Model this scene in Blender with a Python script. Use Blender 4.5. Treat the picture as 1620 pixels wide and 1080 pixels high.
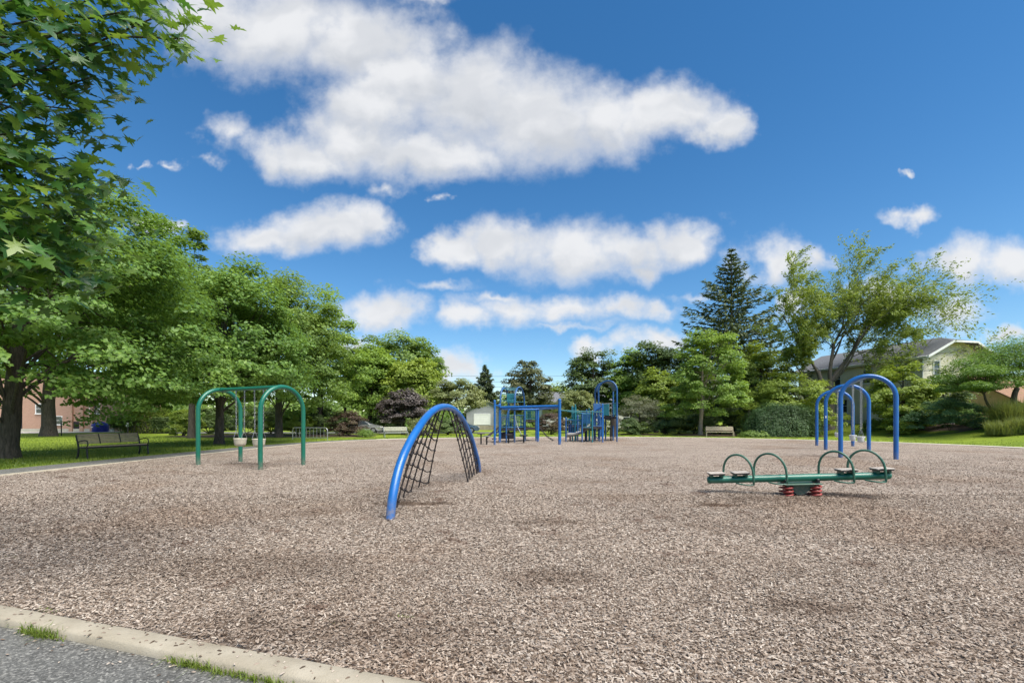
import bpy, math, random
import numpy as np
from mathutils import Vector

for o in list(bpy.data.objects):
    bpy.data.objects.remove(o, do_unlink=True)
SC = bpy.context.scene
COL = SC.collection
R = math.radians
F = 720.0            # focal length in photo pixels (1620 wide)
CH = 1.35            # camera height
HV = 666.0           # horizon row


def at(u, v, Y):
    return Vector(((u - 810.0) / F * Y, Y, CH - (v - HV) / F * Y))


def gy(v):
    return CH * F / (v - HV)


def X_(u, Y):
    return (u - 810.0) / F * Y


def Z_(v, Y):
    return CH - (v - HV) / F * Y


# ------------------------------------------------------------------ camera
cam_d = bpy.data.cameras.new('camera')
cam_d.sensor_width = 36.0
cam_d.lens = 16.0
cam_d.shift_y = (HV - 540.0) / 1620.0
cam_d.clip_start = 0.05
cam_d.clip_end = 3000.0
cam = bpy.data.objects.new('camera', cam_d)
cam.location = (0, 0, CH)
cam.rotation_euler = (R(90), 0, 0)
COL.objects.link(cam)
SC.camera = cam

# ------------------------------------------------------------------ light
SUN_DIR = Vector((0.46, -0.42, 1.02)).normalized()     # towards the sun
sun_d = bpy.data.lights.new('sun', 'SUN')
sun_d.energy = 4.0
sun_d.angle = R(46.0)
sun_d.color = (1.0, 0.95, 0.87)
sun = bpy.data.objects.new('sun', sun_d)
sun.rotation_euler = SUN_DIR.to_track_quat('Z', 'Y').to_euler()
sun.location = SUN_DIR * 60
COL.objects.link(sun)

SC.view_settings.view_transform = 'Standard'
SC.view_settings.look = 'None'
SC.view_settings.gamma = 1.0
SC.view_settings.use_curve_mapping = False
SC.view_settings.exposure = 1.02
SC.cycles.max_bounces = 4
SC.cycles.diffuse_bounces = 3
SC.cycles.glossy_bounces = 2
SC.cycles.transmission_bounces = 3

# ------------------------------------------------------------------ world: sky + clouds
W = bpy.data.worlds.new('World')
SC.world = W
W.use_nodes = True
nt = W.node_tree
nt.nodes.clear()


def N(tree, typ, **kw):
    n = tree.nodes.new(typ)
    for k, v in kw.items():
        setattr(n, k, v)
    return n


class G:
    """tiny node-graph helper"""
    def __init__(s, tree):
        s.t = tree

    def put(s, sock, v):
        if isinstance(v, bpy.types.NodeSocket):
            s.t.links.new(v, sock)
        else:
            sock.default_value = v

    def m(s, op, a, b=0.0, c=None, clamp=False):
        n = N(s.t, 'ShaderNodeMath', operation=op, use_clamp=clamp)
        s.put(n.inputs[0], a)
        s.put(n.inputs[1], b)
        if c is not None:
            s.put(n.inputs[2], c)
        return n.outputs[0]

    def v(s, op, a, b=None, out=0):
        n = N(s.t, 'ShaderNodeVectorMath', operation=op)
        s.put(n.inputs[0], a)
        if b is not None:
            s.put(n.inputs[1], b)
        return n.outputs['Value'] if out else n.outputs[0]

    def mix(s, f, a, b, mode='MIX'):
        n = N(s.t, 'ShaderNodeMix', data_type='RGBA', blend_type=mode)
        s.put(n.inputs[0], f)
        s.put(n.inputs[6], a)
        s.put(n.inputs[7], b)
        return n.outputs[2]

    def noise(s, vec, scale, detail=4, rough=.55, dist=0.0, col=False):
        n = N(s.t, 'ShaderNodeTexNoise')
        s.put(n.inputs['Vector'], vec)
        n.inputs['Scale'].default_value = scale
        n.inputs['Detail'].default_value = detail
        n.inputs['Roughness'].default_value = rough
        n.inputs['Distortion'].default_value = dist
        return n.outputs[1 if col else 0]

    def ramp(s, f, stops, interp='LINEAR'):
        n = N(s.t, 'ShaderNodeValToRGB')
        r = n.color_ramp
        r.interpolation = interp
        while len(r.elements) < len(stops):
            r.elements.new(0.5)
        for e, (p, c) in zip(r.elements, stops):
            e.position = p
            e.color = (*c, 1) if len(c) == 3 else c
        s.put(n.inputs[0], f)
        return n.outputs[0]

    def maprange(s, x, a, b, c=0., d=1., smooth=True):
        n = N(s.t, 'ShaderNodeMapRange')
        n.interpolation_type = 'SMOOTHSTEP' if smooth else 'LINEAR'
        s.put(n.inputs[0], x)
        for i, q in enumerate((a, b, c, d)):
            s.put(n.inputs[i + 1], q)
        return n.outputs[0]


g = G(nt)
sky = N(nt, 'ShaderNodeTexSky', sky_type='NISHITA')
sky.sun_disc = False
sky.sun_elevation = math.asin(SUN_DIR.z)
sky.sun_rotation = math.atan2(SUN_DIR.x, SUN_DIR.y)
sky.altitude = 200.0
sky.air_density = 1.0
sky.dust_density = 0.12
sky.ozone_density = 2.4
hs = N(nt, 'ShaderNodeHueSaturation')
hs.inputs['Saturation'].default_value = 1.30
hs.inputs['Hue'].default_value = .498
hs.inputs['Value'].default_value = 1.0
nt.links.new(sky.outputs[0], hs.inputs['Color'])
bg_sky = N(nt, 'ShaderNodeBackground')
bg_sky.inputs[1].default_value = 0.078
nt.links.new(hs.outputs[0], bg_sky.inputs[0])

tc = N(nt, 'ShaderNodeTexCoord')
d = tc.outputs['Generated']
sep = N(nt, 'ShaderNodeSeparateXYZ')
nt.links.new(d, sep.inputs[0])
dx, dy, dz = sep.outputs
ysafe = g.m('MAXIMUM', dy, 0.08)
cmb = N(nt, 'ShaderNodeCombineXYZ')
g.put(cmb.inputs[0], g.m('DIVIDE', dx, ysafe))
g.put(cmb.inputs[1], g.m('DIVIDE', dz, ysafe))
p0 = cmb.outputs[0]
# warp the cloud coordinates so that the puffs get ragged outlines
w1 = g.v('SUBTRACT', g.noise(p0, 5.0, 3, .6, col=True), (.5, .5, .5))
w2 = g.v('SUBTRACT', g.noise(p0, 22.0, 3, .65, col=True), (.5, .5, .5))
w1 = g.v('MULTIPLY', w1, (.30, .11, 0))
w2 = g.v('MULTIPLY', w2, (.095, .045, 0))
p = g.v('ADD', g.v('ADD', p0, w1), w2)
BLOBS = [  # u, v, half-width, half-height, strength (photo pixels -> sky directions)
    (330, 25, 110, 75, 1), (430, 45, 160, 95, 1), (560, 60, 130, 85, 1), (650, 110, 120, 85, 1),
    (740, 150, 150, 95, 1), (840, 190, 160, 95, 1), (960, 185, 130, 70, 1), (1050, 175, 100, 62, 1),
    (1120, 195, 62, 42, 1), (560, 215, 130, 75, 1), (470, 240, 90, 48, 1), (680, 240, 160, 55, 1), (600, 160, 110, 70, 1),
    (360, 222, 52, 32, .64), (265, 262, 17, 9, .5), (320, 262, 24, 10, .4), (228, 258, 11, 6, .4),
    (430, 375, 110, 34, 1), (520, 355, 110, 46, 1), (580, 345, 70, 40, 1), (630, 298, 40, 15, .55), (250, 362, 24, 15, .75),
    (720, 395, 70, 36, 1), (790, 390, 95, 48, 1), (890, 395, 110, 60, 1), (990, 395, 100, 55, 1), (1080, 380, 80, 44, 1), (1010, 430, 60, 26, .8),
    (600, 498, 80, 34, .9), (730, 500, 60, 30, .9), (810, 495, 80, 34, .9), (890, 492, 60, 30, .9), (970, 490, 66, 28, .9), (1030, 492, 44, 22, .7),
    (790, 472, 70, 11, .6), (1120, 468, 60, 9, .45), (680, 455, 70, 9, .4), (900, 520, 90, 8, .45), (935, 553, 60, 20, .9), (1030, 540, 70, 26, .95), (725, 582, 45, 30, .9), (560, 545, 60, 16, .6),
    (1225, 415, 70, 46, .95), (1290, 415, 40, 28, .7), (1425, 333, 54, 17, .72), (1437, 268, 20, 9, .68), (1250, 480, 50, 34, .8),
    (1530, 410, 80, 48, 1), (1610, 415, 90, 52, 1), (1500, 490, 70, 44, .75), (1610, 527, 34, 16, .8), (1400, 470, 60, 40, .8),
    (705, 312, 13, 8, .45), (620, -60, 200, 60, .7), (650, -8, 60, 12, .5), (200, 500, 80, 40, .8), (1760, 300, 120, 70, .9), (60, 420, 90, 60, .9)]
def madd(a, b, c):
    n = N(nt, 'ShaderNodeVectorMath', operation='MULTIPLY_ADD')
    for i, q in enumerate((a, b, c)):
        g.put(n.inputs[i], q)
    return n.outputs[0]


psep = N(nt, 'ShaderNodeSeparateXYZ')
nt.links.new(p0, psep.inputs[0])
st = g.v('MULTIPLY', g.v('ADD', p0, w1), (1.0, 1.9, 0))


def cloud_tile(u0, u1, v0, v1):
    """sky + clouds for one window of directions (only the puffs that reach into it)"""
    fields = [None, None]
    for (u, v, a, b, s_) in BLOBS:
        if u + a * 1.5 + 70 < u0 or u - a * 1.5 - 70 > u1 or v + b * 1.5 + 50 < v0 or v - b * 1.5 - 50 > v1:
            continue
        for k in range(2):                                # k = 1: the same a little higher, to tell tops from undersides
            q = madd(p, (F / a, F / b, 0), (-(u - 810) / a, -(HV - v) / b + .045 * F / b * k, 0))
            f_ = g.m('MULTIPLY_ADD', g.v('LENGTH', q, out=1), -s_, s_)
            if fields[k] is None:
                fields[k] = f_
            else:
                n = N(nt, 'ShaderNodeMath', operation='SMOOTH_MAX')
                g.put(n.inputs[0], fields[k])
                g.put(n.inputs[1], f_)
                n.inputs[2].default_value = .25
                fields[k] = n.outputs[0]
    field = fields[0]
    under = g.maprange(g.m('SUBTRACT', fields[1], fields[0]), -.35, .55)
    fine = g.m('SUBTRACT', g.noise(p0, 9.0, 6, .62), .5)
    field = g.m('MULTIPLY_ADD', fine, .75, field)
    a_front = g.maprange(field, -.12, .74)
    # cloud brightness: soft grey folds inside the white
    fold = g.noise(st, 5.0, 4, .5)
    thick = g.maprange(field, .10, .75)
    cl = g.mix(g.m('MULTIPLY', thick, g.m('MINIMUM', g.m('MULTIPLY_ADD', under, .75, g.m('MULTIPLY', g.maprange(fold, .40, .62), .55)), 1.0)), (.430, .435, .445, 1), (.300, .315, .340, 1))
    bg_cl = N(nt, 'ShaderNodeBackground')
    g.put(bg_cl.inputs[0], cl)
    fr = N(nt, 'ShaderNodeMixShader')
    g.put(fr.inputs[0], g.m('MULTIPLY', a_front, .97))
    nt.links.new(bg_sky.outputs[0], fr.inputs[1])
    nt.links.new(bg_cl.outputs[0], fr.inputs[2])
    return fr.outputs[0]


def switch(f, a, b):
    n = N(nt, 'ShaderNodeMixShader')
    g.put(n.inputs[0], f)
    nt.links.new(a, n.inputs[1])
    nt.links.new(b, n.inputs[2])
    return n.outputs[0]


UM, UL, VM = 720, 1150, 318
isright = g.m('GREATER_THAN', psep.outputs[0], (UM - 810) / F)
isright2 = g.m('GREATER_THAN', psep.outputs[0], (UL - 810) / F)
isup = g.m('GREATER_THAN', psep.outputs[1], (HV - VM) / F)
BIG = 5000
front = switch(isup,
               switch(isright, cloud_tile(-BIG, UM, VM, BIG), switch(isright2, cloud_tile(UM, UL, VM, BIG), cloud_tile(UL, BIG, VM, BIG))),
               switch(isright, cloud_tile(-BIG, UM, -BIG, VM), switch(isright2, cloud_tile(UM, UL, -BIG, VM), cloud_tile(UL, BIG, -BIG, VM))))
# the rest of the sky (behind, beside, overhead): the same kind of scattered cumulus
zs = g.m('ADD', g.m('MAXIMUM', dz, 0.0), .12)
cmb2 = N(nt, 'ShaderNodeCombineXYZ')
g.put(cmb2.inputs[0], g.m('DIVIDE', dx, zs))
g.put(cmb2.inputs[1], g.m('DIVIDE', dy, zs))
nb = g.noise(cmb2.outputs[0], 1.1, 5, .58, .3)
a_back = g.m('MULTIPLY', g.maprange(nb, .53, .66), g.maprange(dz, -.01, .05))
bg_cl2 = N(nt, 'ShaderNodeBackground')
bg_cl2.inputs[0].default_value = (.375, .38, .39, 1)
back = N(nt, 'ShaderNodeMixShader')
g.put(back.inputs[0], a_back)
nt.links.new(bg_sky.outputs[0], back.inputs[1])
nt.links.new(bg_cl2.outputs[0], back.inputs[2])
infront = g.m('MULTIPLY', g.maprange(dy, .42, .55), g.maprange(dz, -.03, -.01))
mixs = N(nt, 'ShaderNodeMixShader')
g.put(mixs.inputs[0], infront)
nt.links.new(back.outputs[0], mixs.inputs[1])
nt.links.new(front, mixs.inputs[2])
wo = N(nt, 'ShaderNodeOutputWorld')
nt.links.new(mixs.outputs[0], wo.inputs[0])
W.cycles.sampling_method = 'MANUAL'
W.cycles.sample_map_resolution = 512

# ------------------------------------------------------------------ materials
MATS = {}


def base_mat(name):
    m = bpy.data.materials.new(name)
    m.use_nodes = True
    t = m.node_tree
    t.nodes.clear()
    out = N(t, 'ShaderNodeOutputMaterial')
    MATS[name] = m
    return m, t, G(t), out


def principled(name, col, rough=.5, metal=0., var=.12, scale=6., bump=0., bscale=60., coat=0., spec=.5, dirt=None, dust=False):
    """painted / plain surface with slight noise variation and fine relief"""
    m, t, g, out = base_mat(name)
    b = N(t, 'ShaderNodeBsdfPrincipled')
    co = N(t, 'ShaderNodeTexCoord').outputs['Object']
    n1 = g.noise(co, scale, 6, .6)
    c1 = tuple(max(0, c * (1 - var)) for c in col)
    c2 = tuple(min(1, c * (1 + var)) for c in col)
    cc = g.ramp(n1, [(.3, c1), (.7, c2)])
    if dirt:
        n2 = g.noise(co, dirt[1], 7, .7)
        cc = g.mix(g.maprange(n2, dirt[2], dirt[2] + .12, 0, dirt[3]), cc, (*dirt[0], 1))
    if dust:                                              # scuffs and dried mulch dust near the ground
        sx = N(t, 'ShaderNodeSeparateXYZ')
        t.links.new(co, sx.inputs[0])
        n3 = g.noise(co, 24, 6, .7)
        lo = g.maprange(sx.outputs[2], .34, .0)
        cc = g.mix(g.m('MULTIPLY', lo, g.maprange(n3, .40, .62, .15, .8)), cc, (.20, .165, .13, 1))
        n4 = g.noise(co, 38, 4, .6)
        cc = g.mix(g.maprange(n4, .70, .74, 0, .8), cc, (.33, .34, .34, 1))
    g.put(b.inputs['Base Color'], cc)
    g.put(b.inputs['Roughness'], g.maprange(n1, .2, .8, max(.02, rough - .08), min(1, rough + .1)))
    b.inputs['Metallic'].default_value = metal
    b.inputs['Specular IOR Level'].default_value = spec
    b.inputs['Coat Weight'].default_value = coat
    b.inputs['Coat Roughness'].default_value = .15
    if bump:
        bp = N(t, 'ShaderNodeBump')
        bp.inputs['Strength'].default_value = bump
        bp.inputs['Distance'].default_value = .01
        g.put(bp.inputs['Height'], g.noise(co, bscale, 5, .6))
        t.links.new(bp.outputs[0], b.inputs['Normal'])
    t.links.new(b.outputs[0], out.inputs[0])
    return m


def leaf_mat(name, cols, trans=.3, rough=.5, hue_scale=.25, spec=.35):
    """cols: dark, mid, bright leaf colours; each leaf takes its own"""
    m, t, g, out = base_mat(name)
    geo = N(t, 'ShaderNodeNewGeometry')
    co = N(t, 'ShaderNodeTexCoord').outputs['Object']
    rnd = geo.outputs['Random Per Island']
    n1 = g.noise(co, hue_scale, 3, .5)
    f = g.m('ADD', g.m('MULTIPLY', rnd, .55), g.m('MULTIPLY', g.maprange(n1, .3, .7), .45))
    c = g.ramp(f, [(0., cols[0]), (.5, cols[1]), (1., cols[2])])
    b = N(t, 'ShaderNodeBsdfPrincipled')
    g.put(b.inputs['Base Color'], c)
    b.inputs['Roughness'].default_value = rough
    b.inputs['Specular IOR Level'].default_value = spec
    tr = N(t, 'ShaderNodeBsdfTranslucent')
    g.put(tr.inputs[0], g.mix(.5, c, (c_ := tuple(min(1, x * k) for x, k in zip(cols[2], (1.25, 1.3, .6)))) + (1,)))
    mx = N(t, 'ShaderNodeMixShader')
    mx.inputs[0].default_value = trans
    t.links.new(b.outputs[0], mx.inputs[1])
    t.links.new(tr.outputs[0], mx.inputs[2])
    t.links.new(mx.outputs[0], out.inputs[0])
    return m


L_MAPLE = leaf_mat('leaf_maple', [(.056, .118, .024), (.122, .225, .040), (.245, .360, .075)], .36)
L_MAPLE_N = leaf_mat('leaf_maple_near', [(.026, .080, .022), (.060, .150, .030), (.190, .290, .042)], .38, .38, 1.2, .5)
L_GREEN = leaf_mat('leaf_green', [(.066, .115, .025), (.150, .240, .050), (.265, .355, .082)], .38)
L_BRIGHT = leaf_mat('leaf_bright_green', [(.090, .160, .028), (.190, .300, .052), (.320, .430, .088)], .42)
L_YELLOW = leaf_mat('leaf_yellow_green', [(.120, .175, .026), (.235, .315, .050), (.380, .455, .078)], .40)
L_DARK = leaf_mat('leaf_dark', [(.044, .075, .026), (.098, .152, .046), (.185, .245, .078)], .30)
L_OLIVE = leaf_mat('leaf_olive', [(.105, .135, .045), (.205, .235, .085), (.330, .350, .145)], .3)
L_GREY = leaf_mat('leaf_grey_green', [(.120, .130, .075), (.215, .225, .135), (.340, .345, .225)], .25)
L_PURPLE = leaf_mat('leaf_purple', [(.052, .040, .038), (.105, .086, .080), (.190, .165, .150)], .2)
L_MAROON = leaf_mat('leaf_maroon', [(.045, .026, .022), (.090, .056, .040), (.140, .125, .055)], .25)
L_SPRUCE = leaf_mat('needle_spruce', [(.036, .060, .026), (.080, .115, .048), (.160, .190, .084)], .15, .6)
L_YEW = leaf_mat('needle_yew', [(.020, .048, .015), (.042, .092, .026), (.090, .160, .045)], .12, .55)
L_BLUE = leaf_mat('leaf_blue_green', [(.060, .120, .050), (.130, .225, .088), (.240, .350, .145)], .36)
L_BROWN = leaf_mat('leaf_brownish', [(.060, .080, .032), (.125, .145, .058), (.215, .200, .090)], .25)
L_ELM = leaf_mat('leaf_elm', [(.105, .150, .025), (.190, .255, .044), (.295, .350, .072)], .40)
L_GRASS = leaf_mat('grass_blade', [(.075, .125, .018), (.140, .200, .026), (.230, .275, .050)], .3, .5, .4)
L_REED = leaf_mat('grass_reed', [(.110, .160, .032), (.200, .245, .055), (.340, .340, .120)], .3)


def bark_mat(name, c1, c2):
    m, t, g, out = base_mat(name)
    co = N(t, 'ShaderNodeTexCoord').outputs['Object']
    mp = N(t, 'ShaderNodeMapping')
    mp.inputs['Scale'].default_value = (9, 9, 1.4)
    t.links.new(co, mp.inputs[0])
    n1 = g.noise(mp.outputs[0], 2.2, 8, .65, .6)
    b = N(t, 'ShaderNodeBsdfPrincipled')
    g.put(b.inputs['Base Color'], g.ramp(n1, [(.35, c1), (.65, c2)]))
    b.inputs['Roughness'].default_value = .9
    bp = N(t, 'ShaderNodeBump')
    bp.inputs['Strength'].default_value = .9
    bp.inputs['Distance'].default_value = .04
    g.put(bp.inputs['Height'], n1)
    t.links.new(bp.outputs[0], b.inputs['Normal'])
    t.links.new(b.outputs[0], out.inputs[0])
    return m


BARK = bark_mat('bark', (.028, .023, .018), (.10, .082, .065))
BARK_G = bark_mat('bark_grey', (.06, .052, .042), (.19, .165, .135))
BARK_P = bark_mat('bark_pale', (.20, .165, .12), (.36, .30, .23))

GREEN = principled('green_paint', (.005, .118, .075), .36, 0, .10, 3, coat=.15, dirt=((.10, .12, .09), 9, .62, .5), dust=True)
GREEN_D = principled('dark_green_paint', (.028, .105, .068), .42, 0, .18, 4, coat=.1, dirt=((.14, .15, .12), 12, .60, .55), dust=True)
BLUE = principled('blue_paint', (.005, .102, .345), .34, 0, .10, 3, coat=.2, dirt=((.06, .15, .36), 7, .62, .5), dust=True)
BLUE_F = principled('faded_blue_paint', (.014, .080, .225), .45, 0, .22, 3, dirt=((.11, .16, .25), 5, .56, .6), dust=True)
TEAL = principled('teal_paint', (.010, .135, .165), .42, 0, .18, 4)
NAVY = principled('navy_plastic', (.014, .022, .10), .5, 0, .2, 3)
RED = principled('red_spring_paint', (.30, .050, .042), .5, 0, .25, 18, dirt=((.22, .10, .07), 20, .55, .6))
BLACKM = principled('black_metal', (.012, .012, .013), .45, 0, .3, 10, spec=.4)
DECKB = principled('brown_deck_coating', (.035, .028, .030), .7, 0, .3, 8)
ROPE = principled('net_rope', (.022, .017, .016), .85, 0, .35, 40)
GALV = principled('galvanised_steel', (.36, .37, .38), .42, .75, .2, 25)
CREAMP = principled('cream_plastic', (.56, .50, .38), .5, 0, .12, 12, dirt=((.25, .20, .14), 14, .58, .6))
WHITEP = principled('white_plastic', (.66, .65, .62), .5, 0, .1, 12, dirt=((.30, .26, .20), 14, .60, .5))
SEATM = principled('worn_seat_plastic', (.40, .35, .30), .6, 0, .2, 14, dirt=((.16, .12, .09), 20, .55, .6))
SLIDEM = principled('grey_slide_plastic', (.17, .165, .155), .4, 0, .12, 5)
WOODB = principled('weathered_bench_wood', (.27, .22, .15), .8, 0, .30, 9, .5, 90)
WOODG = principled('pale_bench_wood', (.33, .33, .25), .8, 0, .30, 9, .5, 90)
WOODT = principled('tan_bench_wood', (.42, .35, .24), .8, 0, .25, 9, .5, 90)
CREAMW = principled('cream_siding', (.74, .69, .55), .7, 0, .10, 1.2)
WHITEW = principled('white_trim', (.74, .74, .72), .55, 0, .05, 3)
GREYW = principled('grey_siding', (.30, .31, .32), .7, 0, .10, 1.5)
TANW = principled('tan_wall', (.52, .38, .24), .8, 0, .12, 2)
PINKW = principled('pale_stucco', (.60, .53, .47), .8, 0, .10, 2)
ROOFG = principled('grey_shingle', (.13, .135, .145), .85, 0, .35, 7, .6, 30)
ROOFB = principled('orange_brown_shingle', (.24, .135, .080), .85, 0, .30, 5, .6, 30)
GLASS = principled('window_glass', (.035, .045, .055), .06, 0, .3, 2, spec=.9)
BIN = principled('blue_bin_plastic', (.010, .022, .22), .4, 0, .15, 4)
CARS = principled('silver_car_paint', (.48, .49, .50), .25, .6, .04, 2, coat=.6)
CARB = principled('blue_grey_car_paint', (.13, .19, .26), .28, .4, .05, 2, coat=.6)
TYRE = principled('tyre_rubber', (.014, .014, .014), .8, 0, .2, 10)
LAMPR = principled('red_lamp_plastic', (.35, .02, .02), .3, 0, .1, 10)
POLEW = principled('pole_wood', (.30, .26, .21), .85, 0, .2, 5, .5, 40)
WIREM = principled('wire', (.02, .02, .02), .6)


WEAR_AND_SHADE = [  # scuffed, dug-out places, plus shade painted under seesaw and net: x, y, half-sizes, strength
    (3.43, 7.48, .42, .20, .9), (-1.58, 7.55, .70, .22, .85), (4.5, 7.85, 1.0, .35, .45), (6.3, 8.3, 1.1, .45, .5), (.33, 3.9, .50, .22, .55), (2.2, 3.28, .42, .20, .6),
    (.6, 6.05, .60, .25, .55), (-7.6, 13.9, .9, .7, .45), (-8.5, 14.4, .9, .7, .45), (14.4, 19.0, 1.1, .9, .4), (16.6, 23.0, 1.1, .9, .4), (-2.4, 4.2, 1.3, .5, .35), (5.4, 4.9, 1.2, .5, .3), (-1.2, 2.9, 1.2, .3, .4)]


def wear_and_shade(t, g, co, tone):  # darkens dug-out spots; also puts seesaw and net shade into the chip colour
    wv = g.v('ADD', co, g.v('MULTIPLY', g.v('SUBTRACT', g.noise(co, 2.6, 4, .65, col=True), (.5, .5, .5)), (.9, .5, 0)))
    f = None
    for (x, y, a, b, s) in WEAR_AND_SHADE:
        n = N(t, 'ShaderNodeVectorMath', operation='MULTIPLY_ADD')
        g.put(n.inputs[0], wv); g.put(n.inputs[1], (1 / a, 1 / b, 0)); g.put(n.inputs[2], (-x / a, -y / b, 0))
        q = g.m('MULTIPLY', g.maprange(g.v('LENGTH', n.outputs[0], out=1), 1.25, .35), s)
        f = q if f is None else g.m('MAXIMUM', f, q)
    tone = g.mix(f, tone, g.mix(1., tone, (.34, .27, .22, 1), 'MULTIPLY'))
    # broad drifts of drier, paler and damper, redder chips
    dr = g.noise(co, .23, 4, .55)
    tone = g.mix(g.maprange(dr, .42, .66, 0, .5), tone, g.mix(1., tone, (1.22, 1.20, 1.18, 1), 'MULTIPLY'))
    return g.mix(g.maprange(dr, .50, .34, 0, .55), tone, g.mix(1., tone, (.86, .74, .64, 1), 'MULTIPLY'))


def ground_materials():
    # wood-chip bed: cell-sized chips of mixed tones, patches of darker damp mulch
    m, t, g, out = base_mat('wood_chip_bed')
    co = N(t, 'ShaderNodeTexCoord').outputs['Object']
    nd = g.v('SUBTRACT', g.noise(co, 14, 3, .6, col=True), (.5, .5, .5))
    pc = g.v('ADD', co, g.v('MULTIPLY', nd, (.10, .10, 0)))
    def vor(sc, stretch, out_):
        mp = N(t, 'ShaderNodeMapping')
        mp.inputs['Scale'].default_value = stretch
        mp.inputs['Rotation'].default_value = (0, 0, .6)
        t.links.new(pc, mp.inputs[0])
        v = N(t, 'ShaderNodeTexVoronoi')
        v.inputs['Scale'].default_value = sc
        t.links.new(mp.outputs[0], v.inputs['Vector'])
        return v
    va = vor(28, (1, 2.2, 1), 0)
    vb = vor(34, (2.2, 1, 1), 0)
    sel = g.maprange(g.noise(co, 9, 2, .5), .47, .53)
    ca = N(t, 'ShaderNodeSeparateColor'); t.links.new(va.outputs['Color'], ca.inputs[0])
    cb = N(t, 'ShaderNodeSeparateColor'); t.links.new(vb.outputs['Color'], cb.inputs[0])
    mf = N(t, 'ShaderNodeMix', data_type='FLOAT')
    g.put(mf.inputs[0], sel); g.put(mf.inputs[2], ca.outputs[0]); g.put(mf.inputs[3], cb.outputs[0])
    tone = g.ramp(mf.outputs[0], CHIP_RAMP)
    patch = g.noise(co, .55, 6, .62)
    tone = g.mix(g.maprange(patch, .52, .70, 0, .62), tone, (.15, .108, .078, 1))
    patch2 = g.noise(g.v('ADD', co, (31, 7, 0)), 1.7, 5, .6)
    tone = g.mix(g.maprange(patch2, .60, .68, 0, .6), tone, (.105, .062, .042, 1))
    tone = wear_and_shade(t, g, co, tone)
    b = N(t, 'ShaderNodeBsdfPrincipled')
    g.put(b.inputs['Base Color'], tone)
    b.inputs['Roughness'].default_value = .9
    b.inputs['Specular IOR Level'].default_value = .2
    bp = N(t, 'ShaderNodeBump')
    bp.inputs['Strength'].default_value = .8
    bp.inputs['Distance'].default_value = .02
    g.put(bp.inputs['Height'], g.m('ADD', mf.outputs[0], g.m('MULTIPLY', g.noise(co, 60, 3), .6)))
    t.links.new(bp.outputs[0], b.inputs['Normal'])
    t.links.new(b.outputs[0], out.inputs[0])

    # loose chips
    m, t, g, out = base_mat('wood_chip')
    geo = N(t, 'ShaderNodeNewGeometry')
    co = N(t, 'ShaderNodeTexCoord').outputs['Object']
    tone = g.ramp(geo.outputs['Random Per Island'], CHIP_RAMP)
    patch = g.noise(co, .55, 6, .62)
    tone = g.mix(g.maprange(patch, .52, .70, 0, .55), tone, (.15, .108, .078, 1))
    patch2 = g.noise(g.v('ADD', co, (31, 7, 0)), 1.7, 5, .6)
    tone = g.mix(g.maprange(patch2, .60, .68, 0, .6), tone, (.105, .062, .042, 1))
    tone = g.mix(.35, tone, g.mix(1., tone, g.ramp(g.noise(co, 90, 3, .6), [(.3, (.55, .55, .55)), (.7, (1.25, 1.2, 1.15))]), 'MULTIPLY'))
    tone = wear_and_shade(t, g, co, tone)
    b = N(t, 'ShaderNodeBsdfPrincipled')
    g.put(b.inputs['Base Color'], tone)
    b.inputs['Roughness'].default_value = .85
    b.inputs['Specular IOR Level'].default_value = .25
    t.links.new(b.outputs[0], out.inputs[0])

    # lawn
    m, t, g, out = base_mat('lawn')
    co = N(t, 'ShaderNodeTexCoord').outputs['Object']
    n1 = g.noise(co, .22, 5, .6)
    n2 = g.noise(co, 18, 6, .7)
    n3 = g.noise(co, 2.0, 5, .6)
    c = g.ramp(g.m('ADD', g.m('MULTIPLY', n1, .5), g.m('MULTIPLY', n2, .5)),
               [(.32, (.085, .135, .012)), (.5, (.165, .225, .018)), (.68, (.270, .320, .034))])
    c = g.mix(g.maprange(n3, .58, .75, 0, .45), c, (.16, .17, .04, 1))
    b = N(t, 'ShaderNodeBsdfPrincipled')
    g.put(b.inputs['Base Color'], c)
    b.inputs['Roughness'].default_value = .85
    b.inputs['Specular IOR Level'].default_value = .2
    bp = N(t, 'ShaderNodeBump')
    bp.inputs['Strength'].default_value = .9
    bp.inputs['Distance'].default_value = .05
    g.put(bp.inputs['Height'], n2)
    t.links.new(bp.outputs[0], b.inputs['Normal'])
    t.links.new(b.outputs[0], out.inputs[0])

    # asphalt: grey with pale aggregate specks
    m, t, g, out = base_mat('asphalt')
    co = N(t, 'ShaderNodeTexCoord').outputs['Object']
    v = N(t, 'ShaderNodeTexVoronoi')
    v.inputs['Scale'].default_value = 95
    t.links.new(co, v.inputs['Vector'])
    s = N(t, 'ShaderNodeSeparateColor'); t.links.new(v.outputs['Color'], s.inputs[0])
    c = g.ramp(s.outputs[0], [(0, (.050, .049, .044)), (.55, (.105, .103, .094)), (.85, (.175, .170, .155)), (1, (.30, .29, .26))])
    c = g.mix(g.maprange(g.noise(co, 1.3, 6, .6), .4, .75, 0, .5), c, (.17, .17, .155, 1))
    b = N(t, 'ShaderNodeBsdfPrincipled')
    g.put(b.inputs['Base Color'], c)
    b.inputs['Roughness'].default_value = .85
    bp = N(t, 'ShaderNodeBump')
    bp.inputs['Strength'].default_value = .7
    bp.inputs['Distance'].default_value = .008
    g.put(bp.inputs['Height'], g.m('ADD', s.outputs[1], g.noise(co, 240, 3)))
    t.links.new(bp.outputs[0], b.inputs['Normal'])
    t.links.new(b.outputs[0], out.inputs[0])

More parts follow.
